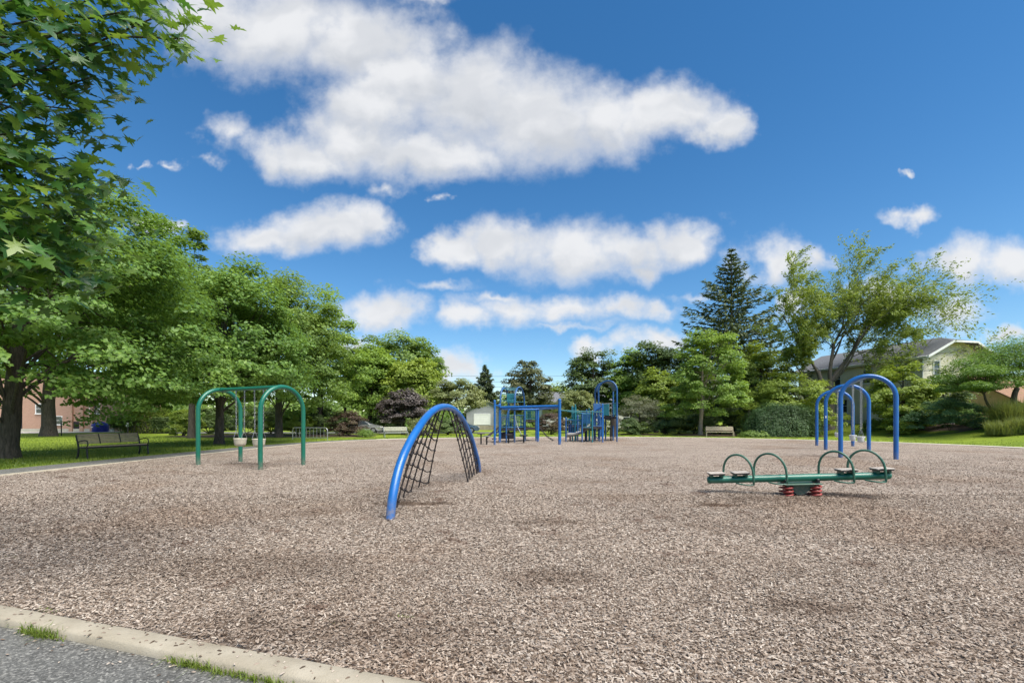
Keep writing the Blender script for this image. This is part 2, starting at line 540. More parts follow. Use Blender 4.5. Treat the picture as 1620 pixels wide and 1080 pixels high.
    # concrete
    for nm, a, bb in (('concrete', (.25, .215, .155), (.37, .33, .255)), ('pale_concrete', (.40, .37, .32), (.52, .48, .42))):
        m, t, g, out = base_mat(nm)
        co = N(t, 'ShaderNodeTexCoord').outputs['Object']
        n1 = g.noise(co, 3.0, 8, .65)
        n2 = g.noise(co, 70, 5, .7)
        c = g.ramp(n1, [(.3, a), (.7, bb)])
        c = g.mix(g.maprange(n2, .55, .75, 0, .45), c, tuple(x * .55 for x in a) + (1,))
        c = g.mix(g.maprange(g.noise(co, .9, 6, .7), .55, .70, 0, .55), c, (.20, .165, .115, 1))
        c = g.mix(g.maprange(g.noise(co, 11, 7, .75), .60, .70, 0, .5), c, (.12, .10, .075, 1))
        b = N(t, 'ShaderNodeBsdfPrincipled')
        g.put(b.inputs['Base Color'], c)
        b.inputs['Roughness'].default_value = .9
        bp = N(t, 'ShaderNodeBump')
        bp.inputs['Strength'].default_value = .6
        bp.inputs['Distance'].default_value = .008
        g.put(bp.inputs['Height'], n2)
        t.links.new(bp.outputs[0], b.inputs['Normal'])
        t.links.new(b.outputs[0], out.inputs[0])

    # bark mulch under the shrubs
    principled('mulch_bed', (.085, .055, .035), .95, 0, .5, 14, .9, 40)

    # brick
    m, t, g, out = base_mat('brick')
    co = N(t, 'ShaderNodeTexCoord').outputs['Object']
    mp = N(t, 'ShaderNodeMapping')
    mp.inputs['Rotation'].default_value = (R(90), 0, 0)
    t.links.new(co, mp.inputs[0])
    bt = N(t, 'ShaderNodeTexBrick')
    t.links.new(mp.outputs[0], bt.inputs['Vector'])
    bt.inputs['Color1'].default_value = (.36, .175, .115, 1)
    bt.inputs['Color2'].default_value = (.43, .23, .155, 1)
    bt.inputs['Mortar'].default_value = (.45, .36, .29, 1)
    bt.inputs['Scale'].default_value = 1.0
    bt.inputs['Brick Width'].default_value = .22
    bt.inputs['Row Height'].default_value = .075
    bt.inputs['Mortar Size'].default_value = .01
    b = N(t, 'ShaderNodeBsdfPrincipled')
    t.links.new(bt.outputs[0], b.inputs['Base Color'])
    b.inputs['Roughness'].default_value = .85
    t.links.new(b.outputs[0], out.inputs[0])


CHIP_RAMP = [(0, (.056, .038, .026)), (.22, (.142, .105, .077)), (.5, (.260, .208, .165)), (.8, (.352, .296, .245)), (1, (.46, .407, .345))]
ground_materials()


# ------------------------------------------------------------------ mesh helpers
def link(o, parent=None):
    COL.objects.link(o)
    if parent is not None:
        o.parent = parent
    return o


def tag(o, label=None, cat=None, group=None, kind=None):
    if label: o['label'] = label
    if cat: o['category'] = cat
    if group: o['group'] = group
    if kind: o['kind'] = kind
    return o


def thing(name, label, cat, loc=(0, 0, 0), rz=0.0, group=None):
    o = bpy.data.objects.new(name, None)
    o.empty_display_size = .2
    o.location = loc
    o.rotation_euler = (0, 0, rz)
    COL.objects.link(o)
    return tag(o, label, cat, group)


def np_mesh(name, V, T, mat, smooth=False):
    """V (n,3), T (m,k) with constant k"""
    me = bpy.data.meshes.new(name)
    V = np.ascontiguousarray(V, dtype=np.float32)
    T = np.ascontiguousarray(T, dtype=np.int32)
    k = T.shape[1]
    me.vertices.add(len(V))
    me.vertices.foreach_set('co', V.ravel())
    me.loops.add(T.size)
    me.loops.foreach_set('vertex_index', T.ravel())
    me.polygons.add(len(T))
    me.polygons.foreach_set('loop_start', np.arange(0, T.size, k, dtype=np.int32))
    me.polygons.foreach_set('loop_total', np.full(len(T), k, dtype=np.int32))
    if smooth:
        me.polygons.foreach_set('use_smooth', np.ones(len(T), dtype=bool))
    me.materials.append(mat)
    me.update(calc_edges=True)
    return me


class MB:
    """collects boxes, tubes and lathes into ONE mesh"""
    def __init__(s):
        s.v, s.f, s.sm = [], [], []

    def add(s, vs, fs, smooth=False):
        o = len(s.v)
        s.v += [tuple(x) for x in vs]
        s.f += [tuple(i + o for i in f) for f in fs]
        s.sm += [smooth] * len(fs)
        return s

    def box(s, c, size, rz=0.0, ax=None, bev=0.0):
        """c centre; size full extents; ax optional 3 axis vectors; bev chamfers the upright edges"""
        if ax is None:
            ca, sa = math.cos(rz), math.sin(rz)
            ax = (Vector((ca, sa, 0)), Vector((-sa, ca, 0)), Vector((0, 0, 1)))
        c = Vector(c)
        hx, hy, hz = (q / 2 for q in size)
        b = min(bev, hx * .45, hy * .45, hz * .45)
        if b <= 0:
            pts = [c + ax[0] * (i * hx) + ax[1] * (j * hy) + ax[2] * (k * hz) for k in (-1, 1) for j in (-1, 1) for i in (-1, 1)]
            return s.add(pts, [(0, 2, 3, 1), (4, 5, 7, 6), (0, 1, 5, 4), (2, 6, 7, 3), (0, 4, 6, 2), (1, 3, 7, 5)])
        prof = [(-hx + b, -hy), (hx - b, -hy), (hx, -hy + b), (hx, hy - b), (hx - b, hy), (-hx + b, hy), (-hx, hy - b), (-hx, -hy + b)]
        pts = []
        for z, k in ((-hz, 1), (-hz + b, 0), (hz - b, 0), (hz, 1)):
            for (x, y) in prof:
                if k:
                    x, y = x * (hx - b) / hx, y * (hy - b) / hy
                pts.append(c + ax[0] * x + ax[1] * y + ax[2] * z)
        fs = [tuple(reversed(range(8))), tuple(range(24, 32))]
        for r in range(3):
            for i in range(8):
                j = (i + 1) % 8
                fs.append((r * 8 + i, r * 8 + j, r * 8 + 8 + j, r * 8 + 8 + i))
        return s.add(pts, fs)

    def tube(s, pts, rad, sides=8, caps=True, closed=False, smooth=True):
        pts = [Vector(q) for q in pts]
        n = len(pts)
        if not hasattr(rad, '__len__'):
            rad = [rad] * n
        vs, fs = [], []
        up = None
        for i, q in enumerate(pts):
            if closed:
                t = (pts[(i + 1) % n] - pts[i - 1])
            else:
                t = pts[min(i + 1, n - 1)] - pts[max(i - 1, 0)]
            if t.length < 1e-9:
                t = Vector((0, 0, 1))
            t.normalize()
            if up is None:
                up = Vector((0, 0, 1)) if abs(t.z) < .9 else Vector((1, 0, 0))
            a = up - t * up.dot(t)
            if a.length < 1e-6:
                a = t.orthogonal()
            a.normalize()
            b = t.cross(a)
            up = a
            for k in range(sides):
                an = 2 * math.pi * k / sides
                vs.append(q + (a * math.cos(an) + b * math.sin(an)) * rad[i])
        m = n if closed else n - 1
        for i in range(m):
            j = (i + 1) % n
            for k in range(sides):
                l = (k + 1) % sides
                fs.append((i * sides + k, i * sides + l, j * sides + l, j * sides + k))
        s.add(vs, fs, smooth)
        if caps and not closed:
            s.add([vs[k] for k in range(sides)], [tuple(reversed(range(sides)))])
            s.add([vs[(n - 1) * sides + k] for k in range(sides)], [tuple(range(sides))])
        return s

    def lathe(s, prof, c=(0, 0, 0), sides=16, smooth=True):
        """prof: (r, z) list"""
        c = Vector(c)
        vs, fs = [], []
        for (r, z) in prof:
            for k in range(sides):
                a = 2 * math.pi * k / sides
                vs.append(c + Vector((r * math.cos(a), r * math.sin(a), z)))
        for i in range(len(prof) - 1):
            for k in range(sides):
                l = (k + 1) % sides
                fs.append((i * sides + k, i * sides + l, (i + 1) * sides + l, (i + 1) * sides + k))
        return s.add(vs, fs, smooth)

    def prism(s, poly, axis_o, ax, ay, az, depth, smooth=False):
        """extrude 2-D poly (in ax,ay) along az by depth, centred"""
        o = Vector(axis_o)
        n = len(poly)
        vs = [o + ax * x + ay * y - az * (depth / 2) for x, y in poly] + [o + ax * x + ay * y + az * (depth / 2) for x, y in poly]
        fs = [tuple(reversed(range(n))), tuple(range(n, 2 * n))]
        for i in range(n):
            j = (i + 1) % n
            fs.append((i, j, n + j, n + i))
        return s.add(vs, fs, smooth)

    def quad(s, a, b, c, d):
        return s.add([a, b, c, d], [(0, 1, 2, 3)])

    def mesh(s, name, mat):
        me = bpy.data.meshes.new(name)
        me.from_pydata(s.v, [], s.f)
        me.polygons.foreach_set('use_smooth', s.sm)
        me.materials.append(mat)
        me.update()
        return me

    def build(s, name, mat, parent=None):
        o = bpy.data.objects.new(name, s.mesh(name, mat))
        return link(o, parent)


def copy_tree(o, parent=None):
    c = o.copy()
    COL.objects.link(c)
    c.parent = parent
    for ch in list(o.children):
        copy_tree(ch, c)
    return c


def bez(a, b, c, d, n=10):
    a, b, c, d = map(Vector, (a, b, c, d))
    return [a * (1 - t) ** 3 + b * 3 * t * (1 - t) ** 2 + c * 3 * t * t * (1 - t) + d * t ** 3 for t in [i / n for i in range(n + 1)]]


def arch_pts(a, b, h, n=22, rr=None):
    """posts at a and b (on the ground), top at height h, half-round top"""
    a, b = Vector(a), Vector(b)
    half = (b - a).length / 2
    mid = (a + b) / 2
    ex = (b - a).normalized()
    rr = rr or half
    pts = [a.copy(), a + Vector((0, 0, (h - rr) * .5))]
    for i in range(n + 1):
        an = math.pi - math.pi * i / n
        pts.append(mid + ex * half * math.cos(an) + Vector((0, 0, h - rr + rr * math.sin(an))))
    pts += [b + Vector((0, 0, (h - rr) * .5)), b.copy()]
    return pts


# ------------------------------------------------------------------ setting: bed outline
CTRL = [(-12.6, 7.6), (-12.6, 12), (-12.6, 20), (-12.4, 27), (-11, 31.5), (-8, 34.8), (-3, 37), (3, 38.6), (10, 38.6), (16, 36.6),
        (21, 32.6), (24.4, 27.5), (25.6, 22), (25.6, 10), (25.2, 0), (23.6, -3.9), (20, -3.8), (12, -1.4), (4, 1.0), (0, 2.2),
        (-4, 3.4), (-8, 4.6), (-11.0, 5.5), (-12.2, 6.3)]


def chaikin(P, n):
    for _ in range(n):
        Q = []
        for i in range(len(P)):
            a, b = P[i], P[(i + 1) % len(P)]
            Q.append((a[0] * .75 + b[0] * .25, a[1] * .75 + b[1] * .25))
            Q.append((a[0] * .25 + b[0] * .75, a[1] * .25 + b[1] * .75))
        P = Q
    return P


def resample(P, step):
    out = []
    for i in range(len(P)):
        a, b = Vector(P[i]), Vector(P[(i + 1) % len(P)])
        k = max(1, int((b - a).length / step))
        for j in range(k):
            out.append(tuple(a.lerp(b, j / k)))
    return out


EDGE = np.array(resample(chaikin(CTRL, 3), .45))
NE = len(EDGE)
tang = np.roll(EDGE, -1, 0) - np.roll(EDGE, 1, 0)
tang /= np.linalg.norm(tang, axis=1)[:, None]
OUTN = np.stack([-tang[:, 1], tang[:, 0]], 1)          # outward (edge runs clockwise)
if ((EDGE + OUTN)[0] - np.array([6, 16])) @ ((EDGE + OUTN)[0] - np.array([6, 16])) < (EDGE[0] - np.array([6, 16])) @ (EDGE[0] - np.array([6, 16])):
    OUTN = -OUTN
CEN = np.array([6.0, 15.0])


def off(dist):
    return EDGE + OUTN * dist


def bedz(x, y):
    """gentle mounds of the chip bed"""
    return (.020 * np.sin(x * 1.1 + .6 * np.sin(y * .7)) * np.cos(y * .9 + 1.3) + .012 * np.sin(x * 2.7 + y * 1.9 + 1) * np.sin(y * 2.3 - x)
            - .05 * np.exp(-(((x - 3.45) / .45) ** 2 + ((y - 7.5) / .3) ** 2)) - .04 * np.exp(-(((x + 1.55) / .7) ** 2 + ((y - 7.5) / .3) ** 2)))


def rise(x, y):
    """the lawn rises towards the house on the right and the lots behind"""
    r = np.clip((x - 27) / 9, 0, 1) * np.clip((y - 18) / 8, 0, 1)
    return 1.1 * r * r * (3 - 2 * r)


def gz(x, y):
    return float(rise(np.float64(x), np.float64(y)))


def ring_mesh(name, A, za, B, zb, mat, closed=True, idx=None):
    n = len(A)
    V = np.vstack([np.column_stack([A, za]), np.column_stack([B, zb])])
    i = np.arange(n if closed else n - 1)
    j = (i + 1) % n
    return np_mesh(name, V, np.stack([i, j, j + n, i + n], 1), mat)


def make_ground():
    # one sheet: sunk under the bed, level lawn outside, rising at the right, out to the horizon
    rings = []
    for s in (0.0, .5, .97):
        rings.append((CEN + (EDGE - CEN) * s, np.full(NE, -.14)))
    rings.append((off(.10), np.full(NE, -.14)))
    for dd in (.13, .6, 1.2, 1.62, 2, 3, 4.5, 6, 8, 10, 12.5, 15, 18, 22, 27, 33, 42, 60, 100, 220, 600, 1500):
        O = off(.0) + (EDGE - CEN) / np.linalg.norm(EDGE - CEN, axis=1)[:, None] * dd if dd > 3 else off(dd)
        rings.append((O, rise(O[:, 0], O[:, 1]) - (.008 if dd > 1.5 else .06)))
    V = np.vstack([np.column_stack([p, z]) for p, z in rings])
    T = []
    i = np.arange(NE)
    j = (i + 1) % NE
    for k in range(len(rings) - 1):
        T.append(np.stack([k * NE + i, k * NE + j, (k + 1) * NE + j, (k + 1) * NE + i], 1))
    o = link(bpy.data.objects.new('ground', np_mesh('ground', V, np.vstack(T), MATS['lawn'], True)))
    tag(o, kind='structure')
    # chip bed
    S = np.concatenate([[0.0], np.sqrt(np.linspace(.002, 1, 70))])
    Vs = []
    for s in S:
        P = CEN + (EDGE - CEN) * s
        Vs.append(np.column_stack([P, bedz(P[:, 0], P[:, 1]) * (1 if s < .995 else .3)]))
    T = []
    for k in range(len(S) - 1):
        T.append(np.stack([k * NE + i, k * NE + j, (k + 1) * NE + j, (k + 1) * NE + i], 1))
    o = link(bpy.data.objects.new('playground_bed', np_mesh('playground_bed', np.vstack(Vs), np.vstack(T), MATS['wood_chip_bed'], True)))
    tag(o, kind='structure')
    # kerb (a swept profile, slightly worn)
    rg = np.random.default_rng(5)
    wob = lambda a: np.convolve(np.tile(rg.normal(0, a, NE), 3), np.ones(3) / 3, 'same')[NE:2 * NE]
    prof = [(-.003, -.10), (0.0, .008), (.016, .024), (.148, .027), (.166, .016), (.170, -.06)]
    Vs = [np.column_stack([off(a) + OUTN * wob(.006)[:, None], np.full(NE, z) + wob(.003)]) for a, z in prof]
    T = [np.stack([k * NE + i, k * NE + j, (k + 1) * NE + j, (k + 1) * NE + i], 1) for k in range(len(prof) - 1)]
    o = link(bpy.data.objects.new('kerb', np_mesh('kerb', np.vstack(Vs), np.vstack(T), MATS['concrete'])))
    tag(o, kind='structure')
    # paths round the bed: asphalt on the left and near side, pale concrete at the far side and right
    def strip(name, sel, w, mat):
        A = off(.168)[sel]
        W_ = np.full(len(sel), w)
        M_ = OUTN[sel]
        V, ks = [], np.linspace(0, 1, 6)
        for k in ks:
            P = A + M_ * (W_ * k)[:, None]
            V.append(np.column_stack([P, np.maximum(rise(P[:, 0], P[:, 1]), 0) - .026 + .024 * k + .006 * math.sin(k * 3.14)]))
        n = len(sel)
        ii = np.arange(n - 1)
        T = [np.stack([a * n + ii, a * n + ii + 1, (a + 1) * n + ii + 1, (a + 1) * n + ii], 1) for a in range(5)]
        o = link(bpy.data.objects.new(name, np_mesh(name, np.vstack(V), np.vstack(T), mat, True)))
        tag(o, kind='structure')
    ang = EDGE
    far = np.where((EDGE[:, 1] > 33.2) | ((EDGE[:, 0] > 20) & (EDGE[:, 1] > -2)))[0]
    # make contiguous runs
    isfar = np.zeros(NE, bool); isfar[far] = True
    start = [k for k in range(NE) if isfar[k] and not isfar[k - 1]][0]
    seq = [(start + k) % NE for k in range(NE)]
    nf = int(isfar.sum())
    strip('concrete_path', np.array(seq[:nf]), 1.25, MATS['pale_concrete'])
    strip('asphalt_path', np.array(seq[nf - 1:] + [seq[0]]), 1.55, MATS['asphalt'])
    # concrete apron in front of the brick building
    ap = MB()
    z = .012
    ap.add([(-66, 46, z), (-58, 45.5, z), (-49, 55, z), (-49.6, 59, z), (-70, 59.5, z), (-72, 50, z)], [(0, 1, 2, 3, 4, 5)])
    tag(ap.build('pavement', MATS['pale_concrete']), kind='structure')
    # road behind the lots where the cars stand
    rd = MB()
    rd.add([(-40, 50, z), (0, 50.5, z), (0, 56, z), (-40, 56, z)], [(0, 1, 2, 3)])
    tag(rd.build('road', MATS['asphalt']), kind='structure')
    # mulch beds under the shrubs
    def bed(poly, rr=.05):
        b = MB()
        n = len(poly)
        cx = sum(p[0] for p in poly) / n; cy = sum(p[1] for p in poly) / n
        outer = resample(chaikin(poly, 2), .8)
        vs = [(x, y, gz(x, y) + .005) for x, y in outer] + [(cx + (x - cx) * .8, cy + (y - cy) * .8, gz(x, y) + .07) for x, y in outer] + [(cx, cy, gz(cx, cy) + .09)]
        k = len(outer)
        fs = [(i, (i + 1) % k, k + (i + 1) % k, k + i) for i in range(k)] + [(k + i, k + (i + 1) % k, 2 * k) for i in range(k)]
        b.add(vs, fs, True)
        tag(b.build('planting_bed', MATS['mulch_bed']), kind='structure')
    bed([(-31, 39), (-22, 36.5), (-14, 38), (-12, 41), (-14, 46), (-24, 46), (-31, 44)])
    bed([(15, 41.6), (20, 40.5), (27, 38), (28.5, 42), (24, 47), (16, 47)])
    bed([(11, 44), (15, 43.4), (15, 48), (11, 49)])
    bed([(28, 33), (34.5, 31.5), (39, 33), (38, 38), (30, 37.5)])


make_ground()


# ------------------------------------------------------------------ loose wood chips
def in_bed(x, y):
    inside = np.zeros(len(x), bool)
    P = EDGE[::2]
    n = len(P)
    for i in range(n):
        x1, y1 = P[i]
        x2, y2 = P[(i + 1) % n]
        c = ((y1 > y) != (y2 > y)) & (x < (x2 - x1) * (y - y1) / (y2 - y1 + 1e-12) + x1)
        inside ^= c
    return inside


def make_chips():
    rg = np.random.default_rng(11)
    allV, allT, base = [], [], 0
    for (y0, y1, dens, l0, l1, w0, w1, folded) in ((1.2, 4.6, 5600, .011, .032, .005, .0125, 1), (4.6, 8.5, 2100, .015, .040, .007, .015, 1),
                                                   (8.5, 19, 440, .022, .050, .011, .020, 0)):
        wid = 1.32
        n = int(dens * wid * (y1 ** 2 - y0 ** 2))
        y = np.sqrt(rg.uniform(y0 ** 2, y1 ** 2, n))
        x = rg.uniform(-wid, wid, n) * y
        k = in_bed(x, y)
        if y1 > 14:                                       # thin out towards the far end
            k &= rg.uniform(0, 1, len(y)) > np.clip((y - 10) / (y1 - 10), 0, 1)
        x, y = x[k], y[k]
        n = len(x)
        L = rg.uniform(l0, l1, n) * rg.choice([.7, .9, 1, 1.2], n)
        Wd = rg.uniform(w0, w1, n)
        th = Wd * rg.uniform(.18, .45, n)
        yaw = rg.uniform(0, 2 * math.pi, n)
        pit = rg.normal(0, .28, n)
        rol = rg.normal(0, .38, n)
        a = np.stack([np.cos(yaw) * np.cos(pit), np.sin(yaw) * np.cos(pit), np.sin(pit)], 1)
        b0 = np.stack([-np.sin(yaw), np.cos(yaw), np.zeros(n)], 1)
        nn = np.cross(a, b0)
        b = b0 * np.cos(rol)[:, None] + nn * np.sin(rol)[:, None]
        nn = np.cross(a, b)
        c = np.stack([x, y, bedz(x, y) + rg.uniform(.000, .016, n) + np.abs(np.sin(pit)) * L * .3], 1)
        hl, hw = (L / 2)[:, None], (Wd / 2)[:, None]
        t_ = th[:, None]
        sk = rg.uniform(-.35, .35, n)[:, None]
        if folded:   # a little wedge: four lower corners and a two-point ridge
            P = [c - a * hl * (1 + sk) - b * hw, c + a * hl - b * hw * .7, c + a * hl * (1 + sk) + b * hw, c - a * hl + b * hw * .8,
                 c + a * hl * sk * 1.6 + nn * t_]
            T = np.array([(0, 1, 4), (1, 2, 4), (2, 3, 4), (3, 0, 4)])
        else:
            P = [c - a * hl - b * hw * sk, c - b * hw, c + a * hl + b * hw * sk, c + b * hw + nn * t_]
            T = np.array([(0, 1, 2), (0, 2, 3)])
        V = np.stack(P, 1)
        k = V.shape[1]
        allV.append(V.reshape(-1, 3))
        allT.append((T[None] + (np.arange(n) * k)[:, None, None] + base).reshape(-1, 3))
        base += n * k
    o = link(bpy.data.objects.new('wood_chips', np_mesh('wood_chips', np.vstack(allV), np.vstack(allT), MATS['wood_chip'])))
    tag(o, 'loose brown and grey wood chips covering the playground', 'wood chips', kind='stuff')
    # a thin spill of chips on the kerb and the asphalt
    k = rg.integers(0, NE, 26000)
    k = k[(EDGE[k][:, 1] < 7) & (EDGE[k][:, 0] < 5)][:1100]
    n = len(k)
    dd = np.abs(rg.normal(0, .10, n)) + rg.choice([0, .0, .15], n) * rg.uniform(0, 2, n)
    P = EDGE[k] + OUTN[k] * dd[:, None] + tang[k] * rg.uniform(-.25, .25, n)[:, None]
    z = np.where(dd < .165, .029, -.014)
    yaw = rg.uniform(0, 6.28, n); L = rg.uniform(.010, .032, n); Wd = rg.uniform(.005, .011, n)
    a = np.stack([np.cos(yaw), np.sin(yaw), rg.normal(0, .08, n)], 1); b_ = np.stack([-np.sin(yaw), np.cos(yaw), rg.normal(0, .12, n)], 1)
    c = np.column_stack([P, z])
    hl, hw = (L / 2)[:, None], (Wd / 2)[:, None]
    V = np.stack([c - a * hl - b_ * hw, c + a * hl - b_ * hw, c + a * hl + b_ * hw, c - a * hl + b_ * hw, c + np.array([0, 0, .006])], 1).reshape(-1, 3)
    T = np.array([(0, 1, 4), (1, 2, 4), (2, 3, 4), (3, 0, 4)])
    T = (T[None] + (np.arange(n) * 5)[:, None, None]).reshape(-1, 3)
    o = link(bpy.data.objects.new('spilled_chips', np_mesh('spilled_chips', V, T, MATS['wood_chip'])))
    tag(o, 'stray wood chips scattered on the near kerb and asphalt', 'wood chips', kind='stuff')
    return base


make_chips()


# lawn blades, thick near the path on the left, thinning out with distance
def blades(name, x, y, z, h, w, mat, lean, rg):
    n = len(x)
    yaw = rg.uniform(0, 2 * math.pi, n)
    d_ = np.stack([np.cos(yaw), np.sin(yaw), np.zeros(n)], 1)
    s_ = np.stack([-np.sin(yaw), np.cos(yaw), np.zeros(n)], 1)
    p = np.stack([x, y, z], 1)
    ln = (np.abs(rg.normal(0, lean, n)))[:, None]
    h_ = h[:, None]
    up = np.array([0, 0, 1.0])
    P = [p - s_ * w[:, None] / 2, p + s_ * w[:, None] / 2, p + d_ * ln * h_ * .35 + up * h_ * .6 + s_ * w[:, None] * .35,
         p + d_ * ln * h_ + up * h_ * (1 - .25 * np.minimum(ln, 2)), p + d_ * ln * h_ * .35 + up * h_ * .6 - s_ * w[:, None] * .35]
    V = np.stack(P, 1).reshape(-1, 3)
    T = np.array([(0, 1, 2), (0, 2, 4), (4, 2, 3)])
    T = (T[None] + (np.arange(n) * 5)[:, None, None]).reshape(-1, 3)
    return np_mesh(name, V, T, mat)


def make_lawn_blades():
    rg = np.random.default_rng(8)
    xs, ys = [], []
    # left lawn
    y = np.sqrt(rg.uniform(10 ** 2, 40 ** 2, 42000)); x = -14.35 - rg.exponential(6.0, 42000) * (y / 20)
    xs.append(x); ys.append(y)
    # far and right fringe just outside the path
    k = rg.integers(0, NE, 30000)
    dd = 1.72 + rg.exponential(1.6, 30000)
    P = EDGE[k] + OUTN[k] * dd[:, None] + rg.uniform(-.3, .3, (30000, 2)) * np.abs(tang[k])
    q = P[:, 1] > 8
    xs.append(P[q, 0]); ys.append(P[q, 1])
    x = np.concatenate(xs); y = np.concatenate(ys)
    dist = np.min(np.hypot(x[:, None] - EDGE[::4, 0][None], y[:, None] - EDGE[::4, 1][None]), axis=1)
    ok = (dist > 1.75) & ~in_bed(x, y)
    x, y = x[ok], y[ok]
    n = len(x)
    me = blades('lawn_grass', x, y, rise(x, y) - .005, rg.uniform(.05, .11, n), rg.uniform(.010, .022, n), L_GRASS, .5, rg)
    tag(link(bpy.data.objects.new('lawn_grass', me)), 'mown green lawn grass around the playground', 'grass', kind='stuff')


make_lawn_blades()


# ------------------------------------------------------------------ playground equipment
UP = Vector((0, 0, 1))


def ball(mb, c, r, sides=10, rings=6):
    mb.lathe([(max(1e-4, r * math.sin(math.pi * i / rings)), -r * math.cos(math.pi * i / rings)) for i in range(rings + 1)], c, sides)


def chain_mb(a, b, r=.009, link_len=.055):
    """a chain of flat links alternating in orientation (one mesh)"""
    a, b = Vector(a), Vector(b)
    d = b - a
    n = max(3, int(d.length / link_len))
    t = d.normalized()
    s1 = t.orthogonal().normalized()
    s2 = t.cross(s1)
    mb = MB()
    for i in range(n):
        c = a + d * ((i + .5) / n)
        s = s1 if i % 2 else s2
        hl = d.length / n * .72
        w = r * 1.6
        pts = [c + t * hl * x + s * w * y for x, y in ((1, 0), (.6, 1), (-.6, 1), (-1, 0), (-.6, -1), (.6, -1))]
        mb.tube(pts, r * .62, 4, closed=True)
    return mb


def bucket_mesh():
    """infant bucket seat: rounded tub with a front wall, two leg holes and a thick rim; local, centred on its base"""
    body = MB()
    sides = 20
    prof = [(.02, .0), (.10, .004), (.150, .03), (.172, .10), (.182, .20), (.190, .235), (.178, .246), (.166, .235), (.158, .11), (.13, .05), (.02, .028)]
    vs, fs = [], []
    for (r, z) in prof:
        for k in range(sides):
            a = 2 * math.pi * k / sides
            vs.append((r * 1.12 * math.cos(a), r * .92 * math.sin(a), z))
    # leg holes: drop wall faces in front, two windows
    for i in range(len(prof) - 1):
        for k in range(sides):
            l = (k + 1) % sides
            hole = i in (2, 3, 7, 8) and k in (12, 13, 16, 17)
            if not hole:
                fs.append((i * sides + k, i * sides + l, (i + 1) * sides + l, (i + 1) * sides + k))
    body.add(vs, fs, True)
    return body


BUCKET = {}


def bucket_swing(top_c, seat_z, beam_dir, face, label, group, mat, sc_=1.0):
    """a bucket seat on two chains; chains spread along the beam"""
    top_c = Vector(top_c)
    loc = Vector((top_c.x, top_c.y, seat_z))
    root = thing('bucket_swing', label, 'swing', loc, 0, group)
    rz = math.atan2(beam_dir.y, beam_dir.x)
    key = mat.name
    if key not in BUCKET:
        BUCKET[key] = bucket_mesh().mesh('seat', mat)
    seat = link(bpy.data.objects.new('seat', BUCKET[key]), root)
    seat.rotation_euler = (0, 0, rz)
    seat.scale = (sc_, sc_, 1)
    h = top_c.z - seat_z
    bd = Vector((beam_dir.x, beam_dir.y, 0)).normalized()
    pd = Vector((-bd.y, bd.x, 0))
    for s in (-1, 1):
        top = bd * (.21 * s * sc_) + UP * h
        yoke = bd * (.195 * s * sc_) + UP * .52
        chain_mb(top, yoke).build('chain', GALV, root)
        br = MB()                        # the two short chains down to the rim
        for q in (-1, 1):
            br.tube([yoke, bd * (.185 * s * sc_) + pd * (.10 * q * sc_) + UP * .235], .006, 5)
        ball(br, yoke, .013, 8, 4)
        br.build('bridle', GALV, root)
        hg = MB()
        hg.tube([top + UP * .03, top - UP * .03], .02, 8)
        hg.build('hanger', GALV, root)
    bd2 = MB()
    bd2.tube([bd * (.204 * sc_ * math.cos(a)) + pd * (.168 * sc_ * math.sin(a)) + UP * .237 for a in [2 * math.pi * i / 20 for i in range(20)]], .014, 6, closed=True)
    bd2.build('rim', mat, root)
    return root


def clamp(c, axis, r, w, mat, root):
    m = MB()
    c = Vector(c); axis = Vector(axis).normalized()
    m.tube([c - axis * w / 2, c + axis * w / 2], r, 16)
    s = axis.orthogonal().normalized()
    for k in range(4):
        an = k * math.pi / 2
        q = s * math.cos(an) + axis.cross(s) * math.sin(an)
        m.tube([c + q * r * .9, c + q * (r + .016)], .012, 6)
    return m.build('clamp', mat, root)


# --- green toddler swing set
def green_swings():
    nl, nr = Vector((-7.10, 12.84, 0)), Vector((-6.50, 14.17, 0))
    fl, fr = Vector((-9.76, 14.15, 0)), Vector((-9.20, 15.42, 0))
    H, r = 2.43, .064
    o = thing('swing_set', 'green pipe swing set with two round arches beside the path', 'swing set', ((nl + nr + fl + fr) / 4))
    b = o.location
    tops = []
    for a, c in ((nl, nr), (fl, fr)):
        m = MB()
        m.tube([q - b for q in arch_pts(a + UP * -.08, c + UP * -.08, H - r + .08)], r, 16)
        m.build('arch_frame', GREEN, o)
        tops.append((a + c) / 2 + UP * (H - r))
    ax = (tops[1] - tops[0]).normalized()
    m = MB()
    m.tube([tops[0] - b, tops[1] - b], r * .92, 16)
    m.build('top_beam', GREEN, o)
    for t, s in ((tops[0], 1), (tops[1], -1)):
        clamp(t + ax * (.10 * s) - b, ax, r * 1.12, .10, GREEN, o)
    for f, lab in ((.36, 'cream bucket swing behind the near green arch leg'), (.66, 'cream bucket swing hanging further from the near green arch')):
        c = tops[0].lerp(tops[1], f)
        bucket_swing(c - UP * (r + .02), .56, ax, None, lab, 'bucket swings of the green swing set', CREAMP)


green_swings()


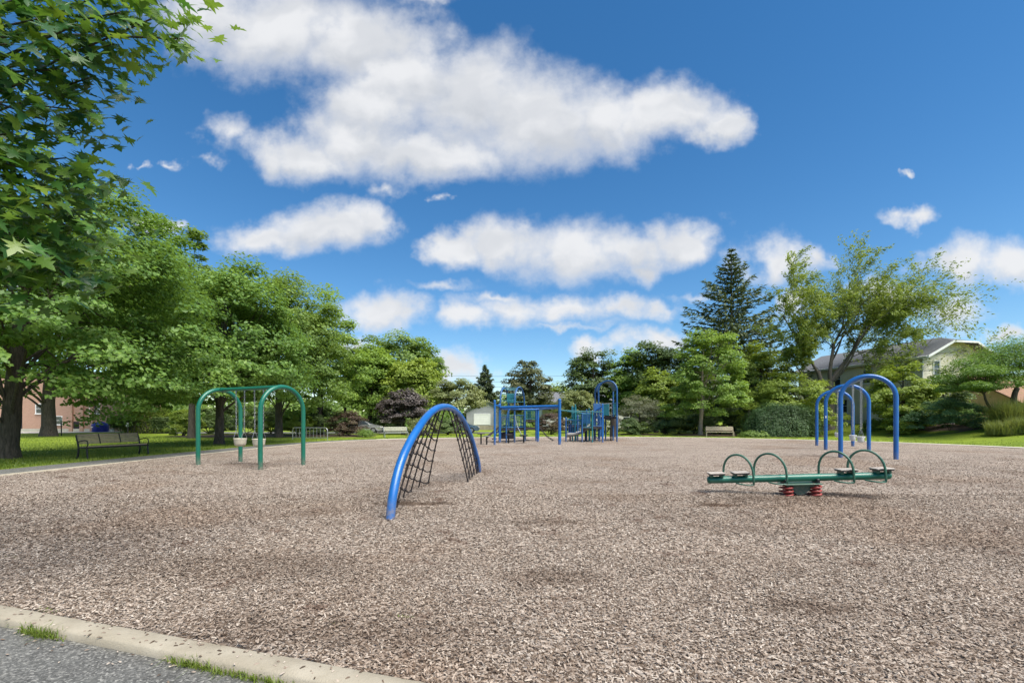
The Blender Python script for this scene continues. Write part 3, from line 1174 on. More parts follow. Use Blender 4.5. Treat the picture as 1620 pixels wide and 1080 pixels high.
# --- blue swing set: three arches, two bays
def blue_swings():
    H, r, w = 3.08, .077, 1.62
    A = Vector((13.05, 16.70, 0)); C = Vector((17.68, 24.95, 0))
    ax = (C - A).normalized()
    pr = Vector((ax.y, -ax.x, 0))
    cs = [A, A.lerp(C, .53), C]
    o = thing('swing_set', 'tall bright blue swing set with three round arches', 'swing set', cs[1])
    b = o.location
    for c in cs:
        m = MB()
        m.tube([q - b for q in arch_pts(c - pr * w / 2 - UP * .08, c + pr * w / 2 - UP * .08, H - r + .08, rr=w / 2)], r, 18)
        m.build('arch_frame', BLUE, o)
    for k in range(2):
        m = MB()
        m.tube([cs[k] + UP * (H - r) - b, cs[k + 1] + UP * (H - r) - b], r * .8, 14)
        m.build('top_beam', BLUE, o)
        clamp(cs[k] + ax * .12 + UP * (H - r) - b, ax, r * 1.02, .12, BLUE, o)
        clamp(cs[k + 1] - ax * .12 + UP * (H - r) - b, ax, r * 1.02, .12, BLUE, o)
    mk = MB()                                  # white maker's plate on a leg of the middle arch
    mk.box(cs[1] - pr * (w / 2 + .0) - ax * (r + .006) + UP * 1.55 - b, (.05, .012, .10), math.atan2(pr.y, pr.x))
    mk.build('sticker', WHITEW, o)
    for bay, f, lab in ((0, .27, 'white bucket swing in the nearest bay of the blue swing set'), (0, .66, 'white bucket swing left of centre in the near blue bay'),
                        (1, .72, 'white bucket swing in the far bay of the blue swing set')):
        c = cs[bay].lerp(cs[bay + 1], f) + UP * (H - 2 * r - .02)
        bucket_swing(c, .50, ax, None, lab, 'bucket swings of the blue swing set', WHITEP, .76)


blue_swings()


# --- blue arch with a climbing net
def net_climber():
    Nn, Fr = Vector((-1.70, 6.33, 0)), Vector((-.86, 12.25, 0))
    prof = [(0, -.08), (.018, .30), (.055, .66), (.11, .95), (.185, 1.21), (.27, 1.44), (.36, 1.585), (.46, 1.635), (.56, 1.59), (.66, 1.44), (.75, 1.20), (.82, .96), (.89, .62), (.95, .30), (.985, -.08)]
    o = thing('net_climber', 'blue pipe arch climber with a dark rope net', 'climber', (Nn + Fr) / 2)
    b = o.location

    def P(t):
        for i in range(len(prof) - 1):
            if prof[i + 1][0] >= t:
                break
        (t0, z0), (t1, z1) = prof[i], prof[i + 1]
        return None
    # Catmull-Rom through the profile
    C = [Nn.lerp(Fr, t) + UP * z for t, z in prof]
    sm = []
    for i in range(len(C) - 1):
        p0, p1, p2, p3 = C[max(i - 1, 0)], C[i], C[i + 1], C[min(i + 2, len(C) - 1)]
        for k in range(6):
            t = k / 6
            sm.append(.5 * ((2 * p1) + (p2 - p0) * t + (2 * p0 - 5 * p1 + 4 * p2 - p3) * t * t + (3 * p1 - p0 - 3 * p2 + p3) * t ** 3))
    sm.append(C[-1])
    m = MB()
    m.tube([q - b for q in sm], .064, 18)
    m.build('arch_pipe', BLUE, o)

    def pipe_at(t):
        ex = (Fr - Nn)
        best = min(sm, key=lambda q: abs((q - Nn).dot(ex) / ex.length_squared - t))
        return best.copy()
    nearf = [(-1.80, 7.05), (-1.92, 7.55), (-1.94, 8.05), (-1.93, 8.60), (-1.90, 9.20), (-1.82, 9.85)]
    neart = [.20, .26, .31, .36, .40, .44]
    farf = [(-.88, 12.1), (-.90, 11.8), (-.93, 11.4), (-.95, 11.0), (-.96, 10.55), (-.955, 10.0)]
    fart = [.84, .75, .67, .60, .54, .49]
    for feet, ts, bow in ((nearf, neart, 1), (farf, fart, 1)):
        strands = []
        for (fx, fy), t in zip(feet, ts):
            top = pipe_at(t) - UP * .06
            foot = Vector((fx, fy, -.05))
            mid = foot.lerp(top, .5)
            # strands bulge outwards like the pipe
            ctrl = mid + UP * .20 + (foot - top) * .02
            pts = [foot * (1 - q) ** 2 + ctrl * 2 * q * (1 - q) + top * q * q for q in [i / 14 for i in range(15)]]
            strands.append(pts)
            s = MB()
            s.tube([q - b for q in pts], .0135, 6)
            s.build('net_rope', ROPE, o)
        rows = 7
        for i in range(len(strands) - 1):
            for k in range(rows):
                q = (k + .55 + (.5 if i % 2 else 0)) / (rows + .6)
                if q > .93:
                    continue
                def pos(st, qq):
                    x = min(max(qq, 0), .999) * 14
                    j = int(x)
                    return st[j].lerp(st[j + 1], x - j)
                a_, b_ = pos(strands[i], q + .03), pos(strands[i + 1], q - .03)
                mid = a_.lerp(b_, .5) - UP * .03
                s = MB()
                s.tube([a_ - b, mid - b, b_ - b], .0125, 5)
                ball(s, a_ - b, .026, 6, 4)
                ball(s, b_ - b, .026, 6, 4)
                s.build('net_link', ROPE, o)
        for st in strands:
            s = MB()
            s.tube([st[-1] - b + UP * .06, st[-1] - b - UP * .03], .02, 8)
            s.build('net_fixing', BLACKM, o)


net_climber()


# --- green spring seesaw with four seats
def seesaw():
    L = Vector((3.70, 8.56, .245)); Rr = Vector((6.64, 8.02, .395))
    base = L.lerp(Rr, .52)
    o = thing('seesaw', 'green four-seat spring seesaw with hoop handles', 'seesaw', (base.x, base.y, 0))
    b = o.location
    ax = (Rr - L).normalized()
    side = Vector((ax.y, -ax.x, 0)).normalized()      # towards the camera
    if side.y > 0: side = -side
    r = .066
    m = MB()
    m.tube([L - b, L.lerp(Rr, .5) - b, Rr - b], r, 18)
    for e, s in ((L, -1), (Rr, 1)):
        m.tube([e - b, e + ax * (.018 * s) - b, e + ax * (.03 * s) - b], [r, r * .85, r * .3], 18)
    m.build('beam', GREEN, o)
    nrm = ax.cross(-side) if ax.cross(-side).z > 0 else ax.cross(side)
    hoops = [(.105, .245), (.285, .43), (.655, .79), (.815, .955)]
    seatc = [.045, .185, .775, .965]
    Ln = (Rr - L).length
    for s in seatc:
        c = L + ax * (Ln * s)
        st = MB()
        st.box(c + nrm * (r + .062) - b, (.275, .26, .020), ax=(ax, side, nrm), bev=.009)
        seat = st.build('seat', SEATM, o)
        u = MB()
        u.box(c + nrm * (r + .040) - b, (.25, .26, .016), ax=(ax, side, nrm))
        u.build('seat_plate', BLACKM, seat)
        for q in (-.09, .09):
            k = MB()
            k.box(c + ax * q + nrm * (r + .006) - b, (.05, .15, .055), ax=(ax, side, nrm), bev=.006)
            k.build('seat_bracket', GREEN_D, o)
    # hoops: far leg rises behind the beam, near leg comes down in front and ends in a foot rest
    for (f0, f1) in hoops:
        p0 = L + ax * (Ln * f0) - side * .19 + nrm * .01
        p1 = L + ax * (Ln * f1) + side * .16 - nrm * .02
        hgt = .46
        ex = (p1 - p0)
        pts = [p0 - b]
        for i in range(17):
            an = math.pi - math.pi * i / 16
            c = p0 + ex * (.5 + .5 * math.cos(an)) + nrm * (.08 + (hgt - .08) * math.sin(an) ** .85)
            pts.append(c - b)
        low = p1 - nrm * .055
        pts += [p1 - b + nrm * .02, low - b, low - side * .03 - ax * .03 - nrm * .014 - b]
        h = MB()
        h.tube(pts, .0195, 10)
        hoop = h.build('hoop_handle', GREEN_D, o)
        fr = MB()
        q = low - nrm * .016
        fr.tube([q - b, q - ax * .10 + side * .02 - b, q - ax * .22 + side * .0 + nrm * .02 - b, q - ax * .27 - side * .10 + nrm * .03 - b], .014, 8)
        fr.build('foot_rest', GREEN_D, hoop)
        bk = MB()
        bk.box(p0 - b + nrm * .0 + side * .06, (.06, .16, .03), ax=(ax, side, nrm))
        bk.build('hoop_bracket', GREEN_D, hoop)
    # saddle, springs and base
    c = base
    pl = MB()
    pl.box(Vector((c.x, c.y, .222)) - b, (.62, .36, .018), ax=(ax, side, nrm), bev=.005)
    pl.build('saddle_plate', GREEN_D, o)
    for q in (-.26, .27):
        e = MB()
        e.box(Vector((c.x, c.y, .262)) + ax * q - b, (.05, .22, .085), ax=(ax, side, nrm), bev=.01)
        e.build('saddle_end', BLACKM, o)
    tri = MB()
    tri.prism([(-.26, .20), (.26, .20), (.05, .02), (-.05, .02)], (0, 0, 0), ax, UP, side, .10)
    tri.build('pedestal', GREEN_D, o)
    for q, sgn in ((-.22, 1), (.24, -1)):
        for dz_ in (-.085, .085):
            pts = []
            turns, n = 3.6, 60
            for i in range(n + 1):
                t = i / n
                an = 2 * math.pi * turns * t
                rad = .074
                pts.append(Vector((0, 0, 0)) + ax * q + side * dz_ + Vector((rad * math.cos(an), rad * math.sin(an), -.02 + .235 * t)))
            s = MB()
            s.tube(pts, .0175, 7)
            s.build('spring', RED, o)
    fb = MB()
    fb.box((0, 0, -.02), (.5, .3, .04), ax=(ax, side, UP))
    fb.build('base_plate', BLACKM, o)


seesaw()


# --- big play structure
def play_structure():
    o = thing('play_structure', 'blue and teal play structure with arched towers, decks and slides', 'play structure', (3.2, 30.0, 0))
    b = o.location

    def gp(u, Y, z=0.0):
        return Vector((X_(u, Y), Y, z)) - b

    def post(u, Y, z1, mat=BLUE_F, r=.058, cap=True, z0=-.06):
        m = MB()
        m.tube([gp(u, Y, z0), gp(u, Y, z1)], r, 12)
        q = m.build('post', mat, o)
        if cap:
            c = MB()
            c.lathe([(r * 1.1, z1 - .03), (r * 1.1, z1 + .015), (r * .6, z1 + .045), (.001, z1 + .05)], gp(u, Y, 0), 12)
            c.build('post_cap', mat, q)
        return q

    def bar(a, c, r=.022, mat=TEAL, name='rail', sides=8):
        m = MB()
        m.tube([a, c], r, sides)
        return m.build(name, mat, o)

    def rail_panel(a, c, z0, z1, n, mat=TEAL, name='railing'):
        """one barrier: two rails; each upright bar is its sub-part"""
        a, c = Vector(a), Vector(c)
        m = MB()
        for z in (z0, z1):
            m.tube([a + UP * (z - a.z), c + UP * (z - c.z)], .022, 8)
        p_ = m.build(name, mat, o)
        for i in range(n):
            q = a.lerp(c, (i + .5) / n)
            k = MB()
            k.tube([q + UP * (z0 - q.z), q + UP * (z1 - q.z)], .013, 6)
            k.build('bar', mat, p_)
        return p_

    def deck(corners, z, th=.07, mat=DECKB):
        m = MB()
        n = len(corners)
        vs = [Vector((c.x, c.y, z - th)) for c in corners] + [Vector((c.x, c.y, z)) for c in corners]
        fs = [tuple(reversed(range(n))), tuple(range(n, 2 * n))] + [(i, (i + 1) % n, n + (i + 1) % n, n + i) for i in range(n)]
        m.add(vs, fs)
        d_ = m.build('deck', mat, o)
        sk = MB()
        for i in range(n):
            j = (i + 1) % n
            a, c = corners[i], corners[j]
            sk.tube([Vector((a.x, a.y, z - th - .04)), Vector((c.x, c.y, z - th - .04))], .035, 6)
        sk.build('deck_frame', BLACKM, d_)
        return d_

    # left tower: square deck, two arched post pairs, teal roof bars between
    q = [(791.5, 29.2), (804.5, 30.9), (814.0, 29.2), (829.5, 31.2)]
    ztop = [3.55, 3.60]
    P = [gp(u, Y) for u, Y in q]
    arches = []
    for (i, j), z in (((0, 1), ztop[0]), ((2, 3), ztop[1])):
        a, c = P[i], P[j]
        m = MB()
        m.tube(arch_pts(a - UP * .06, c - UP * .06, z + .06, 18, rr=(a - c).length / 2), .056, 12)
        m.build('arched_post_pair', BLUE_F, o)
        arches.append((a, c, z))
    for k in range(7):                                   # teal ladder bars joining the arches (overhead roof)
        f = k / 6
        a = arches[0][0].lerp(arches[0][1], .5 - .5 * math.cos(math.pi * f))
        c = arches[1][0].lerp(arches[1][1], .5 - .5 * math.cos(math.pi * f))
        h0 = (arches[0][0] - arches[0][1]).length / 2
        za = arches[0][2] - h0 + h0 * math.sin(math.pi * f)
        bar(a + UP * za, c + UP * za, .024, TEAL, 'roof_bar')
    for z in (2.55, 2.85):
        bar(P[1] + UP * z, P[2] + UP * z, .022, TEAL)
    deck([P[0], P[2], P[3], P[1]], .86)
    rail_panel(P[1], P[3], .95, 1.75, 7)
    rail_panel(P[0], P[1], .95, 1.75, 6)
    rail_panel(P[0], P[2], .95, 1.60, 6, BLUE_F)
    rail_panel(P[2], P[3], .95, 1.75, 6, BLUE_F)
    pn = MB()
    pn.box((P[1] + P[2]) / 2 + UP * 2.85, (.62, .03, .55), 0.1, bev=.01)
    pn.build('play_panel', TEAL, o)
    # mid tower with a lower roofed deck
    q2 = [(830, 31.0), (848, 31.0), (849, 32.6), (831, 32.8)]
    P2 = [gp(u, Y) for u, Y in q2]
    deck(P2, .92)
    deck([p_ + Vector((0, 0, 0)) for p_ in P2], 1.42, .05)
    for p_, z in zip(P2, (2.3, 2.2, 2.3, 2.2)):
        m = MB(); m.tube([p_ - UP * .06, p_ + UP * z], .055, 12); m.build('post', BLUE_F, o)
    rail_panel(P2[0], P2[1], 1.5, 2.1, 7)
    rail_panel(P2[3], P2[2], 1.5, 2.1, 7)
    # curved hand rail arching over, with the spiral pole below it
    m = MB()
    m.tube(bez(gp(801, 28.6, -.05), gp(800.2, 28.6, 2.4), gp(804, 28.6, 2.15), gp(821, 28.9, 2.18), 16), .05, 12)
    m.build('curved_rail', BLUE_F, o)
    m = MB()
    m.tube(bez(gp(815, 28.7, 1.75), gp(816, 28.7, .9), gp(824, 28.6, .75), gp(826, 28.6, .35), 14), .028, 8)
    m.build('slide_pole', GALV, o)
    m = MB()
    m.tube([gp(828.5, 28.3, -.06), gp(828.5, 28.3, .45)], .05, 10)
    sp = m.build('spinner_post', BLACKM, o)
    m = MB()
    m.lathe([(.001, .42), (.24, .43), (.27, .46), (.25, .50), (.001, .51)], gp(828.5, 28.3, 0), 16)
    m.build('spinner_seat', BLACKM, sp)
    # small left slide
    a, c = gp(789, 30.6, .84), gp(770, 31.4, .16)
    m = MB()
    pts = bez(a, a.lerp(c, .35), c + UP * .02 + (a - c) * .25, c, 10)
    sd = Vector((0.05, 1, 0)).normalized()
    pr = [(-.26, .16), (-.24, .0), (.24, .0), (.26, .16), (.29, .16), (.27, -.03), (-.27, -.03), (-.29, .16)]
    vs, fs = [], []
    for p_ in pts:
        for x, z in pr:
            vs.append(p_ + sd * x + UP * z)
    for i in range(len(pts) - 1):
        for k in range(8):
            fs.append((i * 8 + k, i * 8 + (k + 1) % 8, i * 8 + 8 + (k + 1) % 8, i * 8 + 8 + k))
    m.add(vs, fs)
    m.build('slide', SLIDEM, o)
    for (u0, u1) in ((781, 789.5),):
        m = MB()
        m.tube([gp(u0, 28.9, .32), gp(u1, 28.9, .80)], .03, 8); m.tube([gp(u0, 29.7, .32), gp(u1, 29.7, .80)], .03, 8)
        st = m.build('stair_rail', BLUE_F, o)
        for k in range(3):
            s = MB(); s.box(gp(u0 + (u1 - u0) * (k + .4) / 3, 29.3, .22 + .22 * k), (.28, .75, .05)); s.build('step', DECKB, st)
    # dark lower platforms between the towers
    deck([gp(796, 29.6), gp(813, 29.6), gp(813, 30.6), gp(796, 30.6)], .62)
    pn = MB(); pn.box(gp(803, 29.45, .42), (.95, .04, .42), bev=.01); pn.build('skirt_panel', DECKB, o)
    # chain ladder sloping down to the right of the middle tower
    t0, t1, f0, f1 = gp(853, 31.2, .95), gp(854, 32.2, .95), gp(875, 30.2, .05), gp(876, 31.3, .05)
    m = MB(); m.tube([t0, t0.lerp(f0, .5) - UP * .16, f0], .022, 6); m.tube([t1, t1.lerp(f1, .5) - UP * .16, f1], .022, 6)
    ld = m.build('chain_ladder', ROPE, o)
    for k in range(7):
        f = (k + .5) / 7
        sag = UP * (-.32 * f * (1 - f) * 2)
        r_ = MB(); r_.tube([t0.lerp(f0, f) + sag, t1.lerp(f1, f) + sag], .024, 6); r_.build('rung', ROPE, ld)
    # right tower: tall double arch roof on a high deck
    T0 = [(947.0, 31.0), (976.0, 30.2), (970.0, 31.6), (941.5, 32.4)]
    T = [gp(u, Y) for u, Y in T0]
    zt = 4.06
    archs = []
    for (i, j) in ((0, 1), (3, 2)):
        a, c = T[i], T[j]
        h = (a - c).length / 2
        m = MB()
        m.tube(arch_pts(a - UP * .06, c - UP * .06, zt + .06, 20, rr=h), .058, 12)
        m.build('arched_post_pair', BLUE_F, o)
        archs.append((a, c, h))
    rf = MB()                                            # barrel roof sheet between both arches
    n = 20
    vs, fs = [], []
    for rr_ in (0, .035):
        for (a, c, h) in archs:
            ex = (c - a).normalized(); mid = (a + c) / 2
            for i in range(n + 1):
                an = math.pi - math.pi * i / n
                vs.append(mid + ex * (h - .06 + rr_ * 0) * math.cos(an) * (1 + rr_) + UP * (zt - h + (h - .03) * math.sin(an) + rr_))
    K = n + 1
    for i in range(n):
        fs.append((i, i + 1, K + i + 1, K + i))
        fs.append((2 * K + i, 3 * K + i, 3 * K + i + 1, 2 * K + i + 1))
    rf.add(vs, fs, True)
    rf.build('barrel_roof', BLUE_F, o)
    deck(T, 1.66)
    rail_panel(T[3], T[2], 1.78, 2.58, 7, WHITEP)
    rail_panel(T[1], T[2], 1.78, 2.58, 6)
    # blue box panel and ladder left of the right tower
    pn = MB(); pn.box(gp(944.5, 30.4, 2.30), (.50, .05, .46), .1, bev=.012); pn.build('play_panel', BLUE_F, o)
    m = MB(); m.tube([gp(939.5, 29.5, 1.95), gp(952, 29.2, 2.28)], .06, 10); m.build('grab_bar', BLUE, o)
    post(953.3, 29.2, 2.42, BLUE)
    post(937.0, 28.9, 2.0, TEAL, .045)
    for u, Y, z, mt in ((921, 29.0, 1.86, BLUE_F), (895.3, 29.6, 1.55, BLUE_F), (905.5, 31.2, 2.35, TEAL), (910.0, 31.0, 2.45, TEAL), (932, 31.6, 2.2, TEAL), (926, 31.4, 1.5, BLACKM),
                        (933.0, 31.8, 1.5, BLACKM), (966.5, 31.4, 1.6, BLACKM), (902, 31.8, 1.0, NAVY), (911, 31.8, 1.0, BLUE_F)):
        post(u, Y, z, mt, .05)
    D = [gp(905.5, 31.0), gp(934, 31.0), gp(936, 32.4), gp(906.5, 32.4)]
    deck(D, 1.08)
    rail_panel(gp(906, 31.0), gp(934, 31.0), 1.15, 1.92, 12)
    rail_panel(gp(907, 32.4), gp(935, 32.4), 1.15, 2.05, 12)
    tp = MB(); tp.box(gp(908, 31.1, 1.95), (.34, .05, .75), bev=.012); tp.build('play_panel', TEAL, o)
    for (ua, za, ub, zb, Ya, Yb) in ((886, 2.02, 955, 1.93, 28.0, 29.2), (886, 2.02, 921, 1.86, 28.0, 29.0), (895, 1.5, 911, 1.45, 29.6, 31.6)):
        bar(gp(ua, Ya, za), gp(ub, Yb, zb), .026, TEAL)
    npn = MB(); npn.box(gp(905, 31.7, .78), (.52, .05, .72), bev=.012); npn.build('play_panel', NAVY, o)
    # more barriers, decks and skirts that crowd the right half
    rail_panel(gp(895.3, 29.6), gp(921, 29.0), .62, 1.42, 9, BLUE_F)
    rail_panel(gp(921, 29.0), gp(937, 28.9), .95, 1.80, 7)
    rail_panel(gp(937, 28.9), gp(953.3, 29.2), 1.05, 1.90, 7, BLUE_F)
    deck([gp(922, 29.3), gp(952, 29.4), gp(946, 30.8), gp(922, 30.8)], .98)
    for u, Y, z, mt in ((914, 30.2, 1.7, BLUE_F), (928, 30.6, 2.1, BLUE_F), (958, 31.6, 2.5, BLUE_F)):
        post(u, Y, z, mt, .05)
    pn = MB(); pn.box(gp(928, 30.9, 1.55), (.55, .05, .72), bev=.012); pn.build('play_panel', BLUE_F, o)
    pn = MB(); pn.box(gp(958, 31.5, 2.15), (.5, .05, .8), bev=.012); pn.build('play_panel', TEAL, o)
    # grey curved slide between the posts
    pts = bez(gp(933, 31.0, 1.0), gp(926, 30.6, .62), gp(915, 30.3, .40), gp(897, 30.0, .36), 14)
    m = MB()
    vs, fs = [], []
    for p_ in pts:
        for x, z in [(-.27, .20), (-.24, .02), (-.12, -.05), (.12, -.05), (.24, .02), (.27, .20), (.31, .20), (.27, -.06), (-.27, -.06), (-.31, .20)]:
            vs.append(p_ + Vector((.2, 1, 0)).normalized() * x + UP * z)
    for i in range(len(pts) - 1):
        for k in range(10):
            fs.append((i * 10 + k, i * 10 + (k + 1) % 10, i * 10 + 10 + (k + 1) % 10, i * 10 + 10 + k))
    m.add(vs, fs, True)
    m.build('slide', SLIDEM, o)
    # twisting climber and rung ladder under the blue panel
    for u, Y in ((939.5, 30.2), (949.0, 30.0)):
        m = MB(); m.tube([gp(u, Y, -.06), gp(u, Y, 1.7)], .035, 8); ld = m.build('ladder_rail', BLUE_F, o)
    for k in range(6):
        bar(gp(939.5, 30.2, .25 + .26 * k), gp(949.0, 30.0, .25 + .26 * k), .02, NAVY, 'rung')
    pts = [gp(943.5, 29.6, 0) + Vector((.16 * math.cos(t * 9), .16 * math.sin(t * 9), .1 + 1.5 * t)) for t in [i / 30 for i in range(31)]]
    m = MB(); m.tube(pts, .022, 7); m.build('spiral_climber', NAVY, o)
    pn = MB(); pn.box(gp(951.5, 30.9, .95), (.34, .05, 1.3), bev=.012); pn.build('play_panel', BLUE_F, o)
    pts = bez(gp(973.0, 31.2, 1.62), gp(973.5, 31.4, .9), gp(971, 32.4, .5), gp(970, 33.8, .22), 12)
    m = MB()
    vs, fs = [], []
    for p_ in pts:
        for x, z in [(-.25, .18), (-.22, .0), (.22, .0), (.25, .18), (.28, .18), (.25, -.04), (-.25, -.04), (-.28, .18)]:
            vs.append(p_ + Vector((1, 0, 0)) * x + UP * z)
    for i in range(len(pts) - 1):
        for k in range(8):
            fs.append((i * 8 + k, i * 8 + (k + 1) % 8, i * 8 + 8 + (k + 1) % 8, i * 8 + 8 + k))
    m.add(vs, fs, True)
    m.build('slide', SLIDEM, o)


play_structure()


def overhead_frame():
    c = [Vector((X_(782.6, 26.2), 26.2, 0)), Vector((X_(885.3, 26.0), 26.0, 0)), Vector((X_(851, 30.0), 30.0, 0)), Vector((X_(790.2, 28.6), 28.6, 0))]
    o = thing('climbing_frame', 'bright blue post-and-beam frame in front of the play towers', 'climbing frame', sum(c, Vector()) / 4)
    b = o.location
    tops = (2.52, 2.58, 2.15, 2.40)
    for q, z, r in zip(c, tops, (.060, .086, .080, .062)):
        m = MB(); m.tube([q - b - UP * .06, q - b + UP * z], r, 14)
        p_ = m.build('post', BLUE, o)
        k = MB(); k.lathe([(r * 1.12, z - .04), (r * 1.12, z + .02), (r * .6, z + .05), (.001, z + .06)], q - b, 14)
        k.build('post_cap', BLUE, p_)
    for (i, j, z, r) in ((3, 1, 2.20, .088), (0, 3, 2.28, .06), (3, 2, 2.12, .05), (1, 2, 2.12, .05)):
        m = MB(); m.tube([c[i] - b + UP * z, c[j] - b + UP * z], r, 12); m.build('beam', BLUE, o)


overhead_frame()


def stools():
    for u, Y, z, lab in ((761.0, 27.2, .60, 'taller dark step stool left of the play structure'), (770.0, 26.8, .46, 'shorter dark step stool with pale top beside the overhead frame'),
                         (804.5, 28.0, .52, 'dark step stool under the curved rail of the play structure')):
        x = X_(u, Y)
        o = thing('step_stool', lab, 'step stool', (x, Y, 0), 0, 'step stools by the play structure')
        m = MB(); m.tube([(0, 0, -.05), (0, 0, z)], .045, 10); m.build('post', BLACKM, o)
        m = MB(); m.lathe([(.001, z - .03), (.22, z - .02), (.24, z + .01), (.22, z + .03), (.001, z + .035)], (0, 0, 0), 14); m.build('top', SLIDEM if 'pale' in lab else DECKB, o)


stools()


# ------------------------------------------------------------------ benches, bike rack, bin, posts
def bench(name, label, p0, p1, mat, frame, arms=True, n_back=5, n_seat=5, depth=.42, hb=.84, straps=0):
    """p0 left end, p1 right end of the seat's front edge, looking along +y of the local frame at the sitter's face"""
    p0, p1 = Vector(p0), Vector(p1)
    c = (p0 + p1) / 2
    ex = (p1 - p0).normalized()
    L = (p1 - p0).length
    o = thing(name, label, 'bench', c, math.atan2(ex.y, ex.x))
    # local: x along, y towards the back (+), z up
    for i in range(n_seat):
        y = .03 + (depth - .06) * (i + .5) / n_seat
        m = MB(); m.box((0, y, .43 + .012 * math.cos(i)), (L - .04, (depth - .06) / n_seat * .86, .035), bev=.006)
        m.build('seat_slat', mat, o)
    by, bz = Vector((0, .28, 1)).normalized(), None
    for i in range(n_back):
        s = .10 + (hb - .47) * (i + .5) / n_back
        q = Vector((0, depth + .0, .43)) + by * s
        m = MB(); m.box(q, (L - .04, .03, (hb - .47) / n_back * .84), ax=(Vector((1, 0, 0)), Vector((0, by.z, -by.y)), by), bev=.006)
        m.build('back_slat', mat, o)
    xs = [-L / 2, L / 2]
    for x in xs:
        sg = 1 if x > 0 else -1
        m = MB()
        m.tube([(x, depth + .06, -.02), (x, depth + .0, .25), (x, depth + .0, .43), Vector((x, depth, .43)) + by * (hb - .40)], [.032, .03, .03, .024], 8)
        m.build('back_leg', frame, o)
        m = MB(); m.tube([(x, .0, -.02), (x, .03, .25), (x, .05, .42)], .028, 8); m.build('front_leg', frame, o)
        m = MB(); m.box((x, depth / 2, .395), (.05, depth, .05)); m.build('seat_bearer', frame, o)
        if arms:
            m = MB(); m.tube([(x, .05, .42), (x, -.01, .52), (x, .02, .64), (x, .14, .67), (x, depth - .06, .63), (x, depth + .04, .60)], .018, 8)
            m.build('armrest', frame, o)
    for k in range(straps):
        x = -L / 2 + L * (k + 1) / (straps + 1)
        m = MB(); m.box(Vector((x, depth + .005, .43)) + by * ((hb - .47) / 2 + .1) - Vector((0, .022, 0)), (.035, .012, hb - .47), ax=(Vector((1, 0, 0)), Vector((0, by.z, -by.y)), by))
        m.build('back_strap', frame, o)
    m = MB(); m.box((0, .04, .395), (L - .06, .04, .05)); m.build('front_rail', frame, o)
    return o


# left bench faces the playground (+x): sitter's left-to-right runs from far to near, so back points to -x
bench('park_bench', 'long dark-framed bench beside the asphalt path', Vector((-15.10, 16.2, 0)), Vector((-14.66, 18.35, 0)), WOODB, BLACKM, True, 6, 5, straps=2)
bench('park_bench', 'pale wooden bench on the grass seen left of the net climber', Vector((X_(609, 37.3), 37.3, 0)), Vector((X_(646, 38.2), 38.2, 0)), WOODG, GALV, False, 4, 4)
bench('park_bench', 'tan wooden bench on the grass below the round maple', Vector((X_(1118, 40.2), 40.2, 0)), Vector((X_(1161, 39.6), 39.6, 0)), WOODT, WOODT, False, 4, 4)


def bike_rack():
    a, c = Vector((-16.0, 33.2, 0)), Vector((-13.05, 32.2, 0))
    o = thing('bike_rack', 'grey pipe bike rack with upright bars on the grass', 'bike rack', (a + c) / 2)
    b = o.location
    h = .88
    ex = (c - a).normalized()
    m = MB()
    m.tube([a - b - UP * .05, a - b + UP * (h - .25)] + [a - b + ex * (.22 - .22 * math.cos(t)) + UP * (h - .25 + .25 * math.sin(t)) for t in [i * math.pi / 12 for i in range(1, 7)]] +
           [c - b - ex * (.22 - .22 * math.cos(t)) + UP * (h - .25 + .25 * math.sin(t)) for t in [i * math.pi / 12 for i in range(6, 0, -1)]] + [c - b + UP * (h - .25), c - b - UP * .05], .03, 10)
    m.build('frame', GALV, o)
    m = MB(); m.tube([a - b + UP * .16, c - b + UP * .16], .018, 8); m.build('lower_rail', GALV, o)
    for k in range(9):
        q = a.lerp(c, (k + 1) / 10) - b
        m = MB(); m.tube([q + UP * .16, q + UP * (h - .01)], .014, 8); m.build('bar', GALV, o)


bike_rack()


def blue_bin():
    Y = 57.0
    o = thing('recycling_bin', 'large round-topped blue bin by the brick building', 'bin', (X_(159, Y), Y, 0))
    m = MB()
    m.lathe([(.001, 0), (.72, 0), (.80, .08), (.84, .75), (.86, .80), (.80, .82)], (0, 0, 0), 22)
    m.build('body', BIN, o)
    m = MB(); m.lathe([(.87, .79), (.88, .86), (.80, 1.02), (.55, 1.20), (.2, 1.28), (.001, 1.29)], (0, 0, 0), 22); m.build('lid', BIN, o)
    m = MB(); m.box((-.28, -.80, .62), (.35, .03, .12), .35); m.build('label_plate', WHITEW, o)
    m = MB(); m.lathe([(.87, .10), (.90, .12), (.90, .17), (.87, .19)], (0, 0, 0), 22); m.build('band', BIN, o)


blue_bin()


def thin_post(u, Y, h, label):
    o = thing('marker_post', label, 'post', (X_(u, Y), Y, 0))
    m = MB(); m.tube([(0, 0, -.05), (0, 0, h)], .045, 8); m.build('post', BLACKM, o)
    m = MB(); m.box((0, -.05, h - .22), (.24, .02, .34), bev=.008); m.build('plate', GALV, o)


thin_post(97, 43.5, 1.7, 'thin dark post in front of the brick building')
thin_post(202, 41.5, 1.25, 'thin pale-topped post on the lawn before the hedge')


# ------------------------------------------------------------------ vegetation
def unit(v):
    return v / np.maximum(np.linalg.norm(v, axis=-1, keepdims=True), 1e-9)


def rand_dirs(rg, n):
    return unit(rg.normal(size=(n, 3)))


